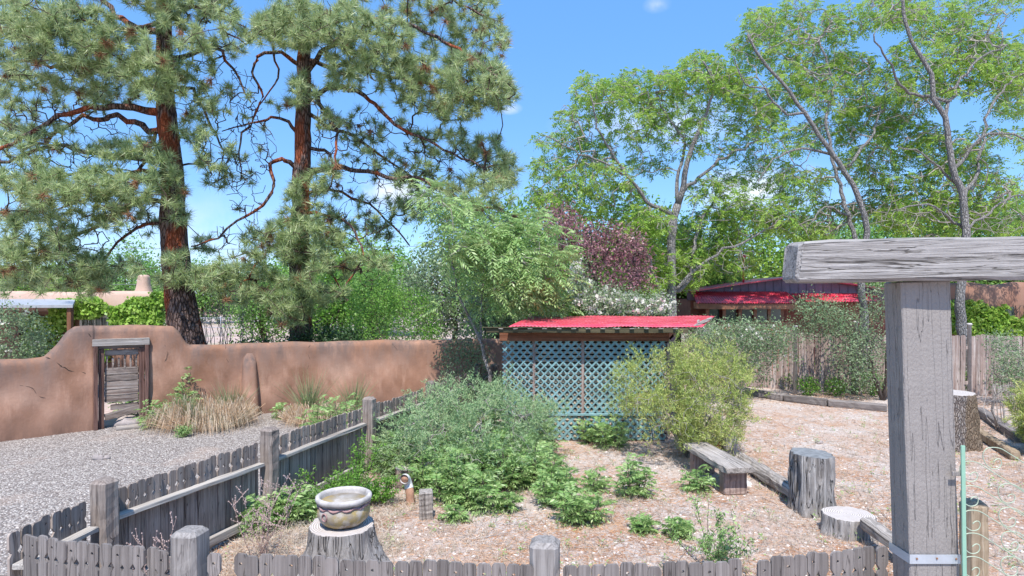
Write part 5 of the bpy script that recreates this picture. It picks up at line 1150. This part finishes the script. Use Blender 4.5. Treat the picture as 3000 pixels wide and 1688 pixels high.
fd = blobs([(2940, 1010, 40, 30, 50, 15.4, .3), (2970, 1060, 50, 40, 80, 15.3, .3), (2960, 1120, 50, 40, 60, 15.2, .3), (3020, 1090, 50, 60, 60, 15.3, .3)])
shrub('climbing_shrub', 'scraggly grey-green shrub against the board fence at the far right edge', 'shrub', (12.5, 15.4, .9), (.7, .5, .6), 0, simp_fol('rosebush', 16, .055, .12), 'grey_twig', 5, attr=fd)
for px, py, h, wd, lb in ((2410, 1120, .85, .22, 'upright bright green sapling against the board fence'), (2370, 1150, .5, .25, 'small green weed clump left of the upright sapling'), (2450, 1150, .45, .3, 'green weed clump right of the upright sapling'), (2550, 1150, .6, .45, 'leafy plant growing behind the timber edging next to the big post'), (2310, 1130, .45, .25, 'small green shoots at the foot of the faded red fence'), (2810, 1135, .65, .45, 'leafy plant at the fence gap right of the big post')):
    p = G(px, py + 10); shrub('weed_plant', lb, 'plant', (p[0], p[1], h * .55), (wd, wd * .8, h * .5), 60, simp_fol('bush', 14, .055, .06), 'dark_twig', 4, zmin=.02, r0=.006)
# vines
def vine(name, label, rects, mat, y0, n, size, loc):
    t = thing(name, label, 'vine', loc); g = MB(); s = MB()
    for x0, x1, a0, a1, k in rects:
        P = np.stack([R.uniform(x0, x1, k), np.full(k, y0) - np.abs(R.normal(0, .10, k)), R.uniform(a0, a1, k)], 1); f = np.sin(P[:, 0] * 2.1) * .25 + np.sin(P[:, 0] * 5.3 + 1) * .12 + np.sin(P[:, 2] * 7 + P[:, 0] * 3) * .1
        P = P[(P[:, 2] + f < a1 - .05) & (P[:, 2] - f * .6 > a0)]; leaves(g, P, size, .85, .2)
    for k in range(26):
        x = R.uniform(rects[0][0], rects[-1][1]); z = 0; P = [(x, y0 - .02, 0)]
        for q in range(9): x += R.normal(0, .10); z += .27; P.append((x, y0 - .03, min(z, 2.35)))
        tube(s, np.array(P), .012, 5)
    wobj(s, 'stems', M['dark_twig'], t); wobj(g, 'foliage', M[mat], t)
X = lambda px, d: (px - 1500) / F * d
vine('ivy_vine', 'bright green ivy covering the front of the pale adobe house at left', [(X(70, 21.8), X(215, 21.8), 1.45, 2.25, 1500), (X(170, 21.8), X(300, 21.8), 1.9, 2.6, 1900), (X(322, 21.8), X(478, 21.8), 1.3, 2.66, 3800), (X(230, 21.8), X(330, 21.8), 2.0, 2.66, 1200), (X(60, 21.8), X(180, 21.8), .2, 1.7, 900), (X(255, 21.8), X(320, 21.8), .2, 1.15, 500), (X(440, 21.8), X(484, 21.8), 2.3, 2.85, 400)], 'vine', 21.85, 0, .14, (-14.5, 21.8, 0))
vine('creeper_vine', 'tangled green creeper hanging on the brown adobe building at far right', [(X(2785, 22.9), X(2960, 22.9), 1.2, 2.55, 2600), (X(2900, 22.9), X(3080, 22.9), .9, 2.3, 2600)], 'locust', 23.1, 0, .13, (18, 23, 0))
# ---------------------------------------------------------------- sumac suckers
def sumac(name, label, cat, x, y, h, wd, ns, group=None, leafL=.35, mat='sumac', pairs=8, ll=.072, lw=.017, k=8):
    ns = int(ns * 1.35) + 1; t = thing(name, label, cat, (x, y, 0), 0, group); g = MB(); s = MB()
    for i in range(ns):
        a = R.uniform(0, 6.28); rr = wd * math.sqrt(R.random()); hh = 1.0 * h * R.uniform(.55, 1.05) * (1 - .35 * rr / wd)
        b = np.array((x + rr * .5 * math.cos(a), y + rr * .5 * math.sin(a), 0)); e = np.array((x + rr * math.cos(a), y + rr * math.sin(a), hh)); m = (b + e) / 2 + R.normal(0, .02, 3)
        P = smoothline(np.array([b, m, e]), .06); tube(s, P, np.linspace(.008, .004, len(P)), 5)
        O = []; D = []
        for q in range(k):
            u = .18 + .82 * q / (k - 1); O.append(P[int(u * (len(P) - 1))]); c = q * 2.4 + R.uniform(-.4, .4) + a; up = .45 + .9 * u ** 2
            D.append((math.cos(c), math.sin(c), up))
        pinnate(g, np.array(O), np.array(D), leafL * (.7 + .25 * R.random()), pairs, ll, lw * 1.15, .45)
    wobj(s, 'stems', M['dark_twig'], t); wobj(g, 'foliage', M[mat], t); return t
TK = 'ferny green sumac sucker in the thicket spreading in front of the blue-green juniper'
for px, py, h, wd, ns in ((1150, 1380, .6, .28, 6), (1450, 1330, .75, .3, 6), (1580, 1340, .6, .25, 5), (1620, 1440, .4, .22, 5), (1170, 1400, .55, .28, 6), (1250, 1440, .5, .28, 6), (1330, 1470, .55, .3, 8), (1400, 1490, .42, .3, 7), (1300, 1400, .6, .3, 7), (1400, 1420, .6, .32, 8), (1480, 1430, .55, .3, 7), (1550, 1420, .55, .3, 7), (1540, 1380, .6, .3, 6), (1200, 1360, .65, .3, 6), (1480, 1370, .6, .3, 6), (1120, 1330, .7, .25, 5)):
    p = G(px, py); sumac('sumac_plant', TK, 'sumac', p[0], p[1], h * 1.2, wd * 1.1, ns + 6, 'sumac thicket before the juniper')
for px, py, h, wd, ns, lb in ((1640, 1480, .5, .30, 9, 'green sumac clump right of the thicket, behind the drooping one'), (1700, 1530, .42, .28, 9, 'drooping green sumac clump nearest the camera in the middle of the yard'), (1480, 1500, .28, .14, 4, 'small low sumac sprig at the front of the thicket'), (1750, 1440, .32, .12, 3, 'small thin sumac sprig between the middle clump and the bench'), (1860, 1455, .52, .22, 8, 'green sumac clump standing alone left of the bench'), (1790, 1310, .62, .32, 9, 'dense green sumac against the lattice shed at the foot of the gold juniper'), (1740, 1300, .50, .28, 7, 'dense green sumac against the lattice by the shed post'), (2045, 1440, .32, .14, 4, 'small sumac growing against the bench leg'), (1985, 1570, .26, .12, 4, 'small sumac seedling beside the spindly shrub'), (1880, 1560, .15, .10, 3, 'tiny sumac seedling in the litter'), (760, 1560, .42, .18, 7, 'sumac plant against the second fence post'), (850, 1530, .50, .26, 9, 'bushy sumac plant between fence and glazed bowl'), (910, 1515, .35, .2, 6, 'low sumac plant just left of the wide stump'), (1335, 1525, .18, .10, 3, 'tiny sumac seedling near the square stake')):
    p = G(px, py); sumac('sumac_plant', lb, 'sumac', p[0], p[1], h, wd, ns, None, .30 if h > .3 else .2)
for x, y, h, wd, ns, lb in ((-7.3, 12.6, .7, .3, 7, 'ferny plant growing up beside the plank gate at the edge of the bunch grass'), (-6.95, 13.2, 1.1, .25, 6, 'tall ferny plant against the wall right of the gate'), (-3.0, 11.6, .95, .5, 11, 'pale green ferny clump beyond the picket fence, in front of the wall'), (-3.7, 11.9, .7, .35, 7, 'shorter pale green ferny clump left of the bigger one by the wall'), (-5.05, 13.6, .35, .15, 4, 'small bright weed at the wall foot left of the second bunch grass'), (-4.55, 13.9, .42, .15, 4, 'small leafy weed at the wall foot behind the second bunch grass'), (-1.75, 9.8, .8, .25, 5, 'green sumac leaning on the picket fence near the third post')):
    sumac('ferny_plant', lb, 'plant', x, y, h, wd, ns, None, .36, 'heaven' if 'pale' in lb else 'sumac')
for q_ in sumac_later: sumac('ferny_plant', q_[5], 'plant', *q_[:5])
def grassclump(name, label, x, y, r, h, n, mat, mat2=None, n2=0, flat=.5):
    t = thing(name, label, 'grass', (x, y, 0)); g = MB(); k = n; a = R.uniform(0, 6.28, k); rr = r * .55 * np.sqrt(R.random(k)); O = np.stack([x + rr * np.cos(a), y + rr * np.sin(a) * .8, np.full(k, .01)], 1)
    el = R.uniform(.35, 1.35, k); D = np.stack([np.cos(a + R.normal(0, .6, k)) * np.cos(el), np.sin(a + R.normal(0, .5, k)) * np.cos(el), np.sin(el)], 1); blades(g, O, D, h * R.uniform(.4, 1.25, k), .011, 2.6); wobj(g, 'blades', M[mat], t)
    if mat2:
        for cx, cy, hh in mat2:
            q = MB(); k = n2; O = np.stack([cx + R.normal(0, .05, k), cy + R.normal(0, .05, k), np.full(k, .05)], 1); blades(q, O, nrm(np.stack([R.normal(0, .42, k), R.normal(0, .35, k), np.ones(k)], 1)), hh * R.uniform(.6, 1.05, k), .011, .1); wobj(q, 'green_blades', M['yucca'], t)
grassclump('bunch_grass', 'big mound of dry straw-coloured bunch grass at the wall left of the buttress', -6.35, 12.75, 1.25, .95, 2900, 'grassblade', [(-6.0, 13.1, 1.0), (-6.75, 12.6, .85), (-6.4, 12.4, .6)], 150)
grassclump('bunch_grass', 'smaller mound of dry orange bunch grass beyond the picket fence by the wall', -4.15, 13.2, 1.1, .6, 2200, 'grassblade', [(-4.55, 13.7, 1.15), (-3.6, 13.9, 1.0), (-3.75, 12.9, .6)], 130)
def stalks(name, label, x, y, r, h, n, mat='weedstalk', leaf=None):
    t = thing(name, label, 'weed', (x, y, 0)); s = MB(); g = MB(); pts = []
    for i in range(n):
        a = R.uniform(0, 6.28); e = np.array((x + r * math.cos(a) * R.random(), y + r * math.sin(a) * R.random(), h * R.uniform(.5, 1.05))); b = np.array((x, y, 0)) + R.normal(0, .04, 3) * np.array((1, 1, 0)); P = smoothline(np.array([b, (b + e) / 2 + R.normal(0, .03, 3), e]), .05); tube(s, P, np.linspace(.004, .002, len(P)), 4)
        for q in range(5):
            u = R.uniform(.35, .95); p = P[int(u * (len(P) - 1))]; e2 = p + np.array((R.normal(0, .09), R.normal(0, .09), R.uniform(.04, .16))); tube(s, np.array([p, (p + e2) / 2 + R.normal(0, .01, 3), e2]), .0022, 3); pts += [p + (e2 - p) * w_ for w_ in np.linspace(.2, 1, 6)]
        pts += [P[int(w_ * (len(P) - 1))] for w_ in np.linspace(.5, 1, 9)]
    pts = np.array(pts); wobj(s, 'stalks', M[mat], t)
    if leaf: leaves(g, np.repeat(pts, 3, 0) + R.normal(0, .018, (len(pts) * 3, 3)), .038, .45); wobj(g, 'foliage', M[leaf], t)
    else:
        V = pts + R.normal(0, .004, pts.shape); prisms(g, V, V + np.array((0, 0, .010)), np.full(len(V), .006), np.full(len(V), .003), 5); wobj(g, 'seed_heads', M['drypod'], t)
stalks('dry_weed', 'dead branching weed with seed pods against the fence behind the first post', -2.92, 4.98, .35, .95, 12)
stalks('dry_weed', 'dead weed with pale seed pods between the second fence post and the bowl', -2.55, 6.3, .4, .85, 14)
stalks('spindly_shrub', 'spindly dark-stemmed shrub with small green leaf tufts in the right foreground', 1.95, 5.85, .55, .62, 12, 'dark_twig', 'sumac')
stalks('green_weed', 'feathery bright green weed patch at the fence foot behind the bowl', -2.15, 7.75, .55, .55, 34, 'dark_twig', 'bush')
stalks('green_weed', 'tall green weed against the fence just before the third post', -2.05, 8.3, .3, .8, 9, 'dark_twig', 'bush')
stalks('green_weed', 'low green weed patch left of the pipe at the third fence post', -1.75, 7.9, .35, .35, 16, 'dark_twig', 'bush')
stalks('green_weed', 'small green tuft on the gravel in front of the big bunch grass', -6.3, 11.75, .16, .14, 9, 'dark_twig', 'sumac')

# ---------------------------------------------------------------- far trees
def far_tree(label, px, top, d, w_, n=260, mat='faroliv', size=.17, per=18, base_z=None, tw='dark_twig'):
    x = X(px, d); zt = H - (top - HY) / F * d; w2 = w_ / F * d / 2; zb = max(.5, zt * .08)
    c = np.array((x, d, (zt + zb) / 2)); r = np.array((w2, w2 * .8, (zt - zb) / 2)); at = ell(c, r, n, .55)
    # uneven outline: lobes
    f = 1 + .16 * np.sin(at[:, 0] * 1.7 / max(w2, 1) * 3 + px) + .12 * np.sin(at[:, 2] * 2.3); at = c + (at - c) * f[:, None]; at = at[at[:, 2] > .5]
    L = [([(x, d, 0), (x + .1, d, zt * .25), (x - .1, d, zt * .5), (x, d, zt * .8)], .02 * zt + .05, .03)]
    for k in range(5):
        a = k * 1.257 + px; L.append(([(x, d, zt * (.22 + .06 * k)), c + r * np.array((math.cos(a) * .35, math.sin(a) * .35, .0)), c + r * np.array((math.cos(a) * .65, math.sin(a) * .65, .35))], .012 * zt + .02, .02))
    tree('leafy_tree', label, 'tree', (x, d, 0), L, at, 'dark_twig', tw, simp_fol(mat, per, size, size * 2.4), 'leafy trees beyond the yards', sides=6, step=.9, r_tip=.012, curl=.15)
MT = [('green shrub mound left of the centre pine trunk', 770, 800, 27, 170, 220, 'faroliv'), ('broad green shrub mound right of the centre pine trunk', 960, 790, 25, 190, 260, 'bush'), ('pale green shrub mound beyond the rounded bright green bush', 1090, 780, 28, 150, 220, 'faroliv'), ('dark leafy mass behind the tree of heaven stems', 1450, 740, 21, 170, 240, 'rosebush'), ('olive bushy mass over the ivy at far left', 470, 800, 34, 130, 170, 'faroliv')]
for lb, px, top, d, w_, n, mt in MT: far_tree(lb, px, top, d, w_, n, mt, .10 + d * .0012, 26)
FT = [('round olive-green tree behind the chimney of the pale adobe house', 370, 745, 48, 250, 300, 'faroliv'), ('bright green tree behind the flat roof at far left', 190, 760, 52, 230, 260, 'locust'), ('green tree peeking above the roof at the left edge', 30, 790, 50, 200, 200, 'bush'),
      ('green tree seen just right of the left pine trunk', 590, 770, 60, 130, 160, 'faroliv'), ('pale green tree in the gap between the pines', 700, 800, 62, 150, 150, 'rosebush'), ('green tree behind the centre pine trunk', 830, 760, 55, 200, 200, 'bush'), ('vivid green tree right of the centre pine trunk', 1000, 700, 45, 220, 300, 'locust'),
      ('tall green tree behind the bright bush right of the centre pine', 1130, 730, 42, 200, 260, 'bush'), ('grey-green tree right behind the tree of heaven', 1330, 720, 34, 260, 320, 'rosebush'), ('green tree left of the purple plum', 1500, 600, 28, 240, 360, 'faroliv'), ('green tree directly behind the purple plum', 1700, 640, 27, 300, 400, 'bush'),
      ('tall green tree behind the forked grey trunk', 1900, 620, 30, 280, 380, 'bush'), ('bright green tree left of the crossbeam end above the red roof', 2180, 640, 34, 300, 360, 'locust'), ('broad green tree behind the crossbeam', 2420, 640, 33, 320, 380, 'faroliv'), ('green tree above the middle of the crossbeam', 2620, 600, 36, 320, 360, 'bush'),
      ('green tree above the right half of the crossbeam', 2800, 620, 34, 280, 340, 'locust'), ('green tree at the right edge above the crossbeam', 2960, 560, 32, 240, 340, 'faroliv'), ('low green tree behind the left end of the red roof', 2060, 760, 25, 200, 240, 'bush')]
for lb, px, top, d, w_, n, mt in FT: far_tree(lb, px, top, d, w_ * 1.1, int(n * 1.25), mt, .14 + d * .0020, 30)
mb = MB(); 
def farwood():
    g = MB(); n = 60000; x = R.uniform(-160, 190, n); y = 130 + R.uniform(0, 22, n); hmax = 4.2 + 1.6 * np.sin(x * .11) + 1.1 * np.sin(x * .31 + 1) + .7 * np.sin(x * .83); z = hmax * np.sqrt(R.random(n)); leaves(g, np.stack([x, y, z], 1), 1.1, .7)
    o = g.build('distant_wood', M['faroliv']); tag(o, 'far line of green woodland along the horizon', 'woodland', None, 'stuff')
farwood()
# ---------------------------------------------------------------- chain link fence, wires
def chainlink():
    t = thing('chain_link_fence', 'low chain link fence crossing the pale lot far beyond the wall', 'fence', (-10, 40, 0)); D = 41.0; x0, x1 = X(520, D), X(1560, D); hgt_ = 1.25
    for x in np.arange(x0, x1, 2.9):
        m_ = MB(); lathe(m_, [(.035, 0), (.035, hgt_ + .05), (.02, hgt_ + .09)], 8); m_.build('post', M['galv'], t, True, (x + 10, D - 40, 0))
    for z in (hgt_, hgt_ * .5): beam('rail', (x0, D, z), (x1, D, z), .035, .035, M['galv'], t, .002)
    k = .16; xs = np.arange(x0, x1 - hgt_, k); g = MB(); A = np.stack([xs, 0 * xs + D, 0 * xs + .03], 1); B = A + np.array((hgt_ - .05, 0, hgt_ - .05)); C = A + np.array((hgt_ - .05, 0, 0)); E = A + np.array((0, 0, hgt_ - .05)); r_ = np.full(len(xs), .004)
    prisms(g, A, B, r_, r_, 3); prisms(g, C, E, r_, r_, 3); wobj(g, 'wire_mesh', M['galv'], t)
chainlink()
for k, (py, px0, px1, dd, lb) in enumerate(((712, -200, 1500, 30, 'upper thin power line crossing behind the pines'), (818, -200, 1560, 33, 'lower thin power line passing behind the chimney'))):
    P = [W(px0 + (px1 - px0) * u, py + 18 * (1 - (2 * u - 1) ** 2), dd) for u in np.linspace(0, 1, 40)]; m_ = MB(); tube(m_, np.array(P), .012, 5); o = m_.build('power_line', M['cable']); tag(o, lb, 'power line')
for px, py, r_, lb in ((287, 1347, .07, 'pinkish rock lying in the middle of the gravel'), (313, 1345, .045, 'small dark rock right of the pinkish rock'), (2700 - 300, 1300, .05, 'small pale stone in the yard right of the bench'), (880, 1245, .09, 'brown rock at the foot of the smaller bunch grass')):
    p = G(px, py); m_ = MB(); rock(m_, (0, 0, r_ * .4), (r_ * 1.3, r_, r_ * .8)); o = m_.build('rock', M['rock'], None, True, p); tag(o, lb, 'rock')
# ---------------------------------------------------------------- ground cover (stuff)
def inpoly(P, poly):
    x, y = P[:, 0], P[:, 1]; c = np.zeros(len(P), bool); n = len(poly)
    for i in range(n):
        x1, y1 = poly[i][:2]; x2, y2 = poly[(i + 1) % n][:2]; m = ((y1 > y) != (y2 > y)) & (x < (x2 - x1) * (y - y1) / (y2 - y1 + 1e-12) + x1); c ^= m
    return c
def scat(n, px0, px1, py0, py1, poly):
    """even in the picture-independent sense would waste points far away; density falls with distance"""
    y = 4.2 * (17.0 / 4.2) ** R.random(n); x = R.uniform(-1, 1, n) * y * .95; P = np.stack([x, y, np.full(n, .006)], 1); return P[inpoly(P, poly)]
def pebbles(poly=None, n0=90000, nm='gravel_stones', lab='loose grey gravel stones covering the drive', cat='gravel', smin=.005, smax=.013):
    P = scat(n0, 0, 0, 0, 0, gp if poly is None else poly); n = len(P); s = smin + (smax - smin) * R.random(n) ** (1 if poly is None else 3); oc = np.array([(1, 0, 0), (0, 1, 0), (-1, 0, 0), (0, -1, 0), (0, 0, .7), (0, 0, -.3)]); j = 1 + R.normal(0, .22, (n, 6, 3)); a = R.uniform(0, 6.28, n); c, s_ = np.cos(a), np.sin(a)
    V = oc[None] * j * s[:, None, None] * np.array((1.2, .85, .8)); V = np.stack([V[..., 0] * c[:, None] - V[..., 1] * s_[:, None], V[..., 0] * s_[:, None] + V[..., 1] * c[:, None], V[..., 2]], -1) + P[:, None]
    F8 = np.array([(0, 1, 4), (1, 2, 4), (2, 3, 4), (3, 0, 4), (1, 0, 5), (2, 1, 5), (3, 2, 5), (0, 3, 5)]); g = MB(); g.add(V.reshape(-1, 3), (np.arange(n)[:, None, None] * 6 + F8[None]).reshape(-1, 3)); o = g.build(nm, M['pebble']); tag(o, lab, cat, None, 'stuff')
def dens(P, k=0.0): return .5 + .28 * np.sin(P[:, 0] * 1.7 + np.sin(P[:, 1] * 1.3) * 1.5 + k) + .22 * np.sin(P[:, 1] * 2.9 + P[:, 0] * 1.1 + k) + .15 * np.sin(P[:, 0] * 6.1 + P[:, 1] * 4.3)
def litter():
    P = scat(210000, 0, 0, 0, 0, yd); P = P[R.random(len(P)) < np.clip(dens(P), .08, 1)]; n = len(P); a = R.uniform(0, 6.28, n); D = np.stack([np.cos(a), np.sin(a), R.uniform(0, .35, n)], 1); g = MB(); blades(g, P, D, R.uniform(.05, .17, n), R.uniform(.003, .007, n)); o = g.build('needle_litter', M['straw']); tag(o, 'fallen orange pine needles and dry straw over the yard', 'litter', None, 'stuff')
    P = scat(22000, 0, 0, 0, 0, yd); P = P[(R.random(len(P)) < np.clip(dens(P, 2), 0, 1)) & (P[:, 1] < 12.5)]; n = len(P); g = MB(); m = 7; D = nrm(np.stack([R.normal(0, .5, n * m), R.normal(0, .5, n * m), np.ones(n * m)], 1)); blades(g, np.repeat(P, m, 0), D, R.uniform(.03, .14, n * m), .004); o = g.build('dry_grass', M['drygrass']); tag(o, 'short dry grass tufts scattered through the yard', 'grass', None, 'stuff')
    Pw = scat(900, 0, 0, 0, 0, yd); Pw = Pw[Pw[:, 1] < 14]; n = len(Pw); g = MB(); m = 16; leaves(g, np.repeat(Pw, m, 0) + np.stack([R.normal(0, .03, n * m), R.normal(0, .03, n * m), np.abs(R.normal(.04, .04, n * m))], 1), .030, .45, .8); o = g.build('weed_seedlings', M['sumac']); tag(o, 'tiny green weed seedlings dotted over the yard', 'weeds', None, 'stuff')
    # thick straw along the picket fence foot at the left
    n = 14000; x = R.uniform(-3.0, -.9, n); y = R.uniform(4.5, 8.2, n); P = np.stack([x, y, np.full(n, .01)], 1); P = P[inpoly(P, yd)]; P = P[(P[:, 0] < -1.35 + .15 * np.sin(P[:, 1] * 5)) | (P[:, 1] < 5.6)]; n = len(P); D = nrm(np.stack([R.normal(0, .8, n), R.normal(0, .8, n), R.uniform(.1, 1, n)], 1)); g = MB(); blades(g, P, D, R.uniform(.06, .22, n), .004, .6); o = g.build('dead_grass', M['drygrass']); tag(o, 'matted dead grass between the fence corner and the wide stump', 'grass', None, 'stuff')
    # fallen twigs
    P = scat(900, 0, 0, 0, 0, yd); n = len(P); a = R.uniform(0, 6.28, n); L_ = R.uniform(.1, .45, n); B = P + np.stack([np.cos(a) * L_, np.sin(a) * L_, R.uniform(.005, .04, n)], 1); g = MB(); A_ = P + np.array((0, 0, .006)); prisms(g, A_, B, R.uniform(.002, .006, n), np.full(n, .002), 4); o = g.build('fallen_twigs', M['grey_twig']); tag(o, 'fallen grey twigs lying on the yard', 'twigs', None, 'stuff')
    # far lot scrub
    n = 5200; d_ = 18 * (120 / 18.) ** R.random(n); x = R.uniform(-.85, .2, n) * d_; P = np.stack([x, d_, 0 * x], 1); m = 6; D = nrm(R.normal(0, .6, (n * m, 3)) + np.array((0, 0, 1))); g = MB(); blades(g, np.repeat(P, m, 0), D, np.repeat(.06 + d_ * .003, m) * R.uniform(.5, 1, n * m), np.repeat(.01 + d_ * .0012, m)); o = g.build('lot_scrub', M['drygrass']); tag(o, 'sparse dry scrub over the pale lot behind the wall', 'scrub', None, 'stuff')
pebbles(); pebbles(yd, 60000, 'yard_pebbles', 'small stones and crushed gravel strewn through the yard soil', 'stones', .004, .026); litter()
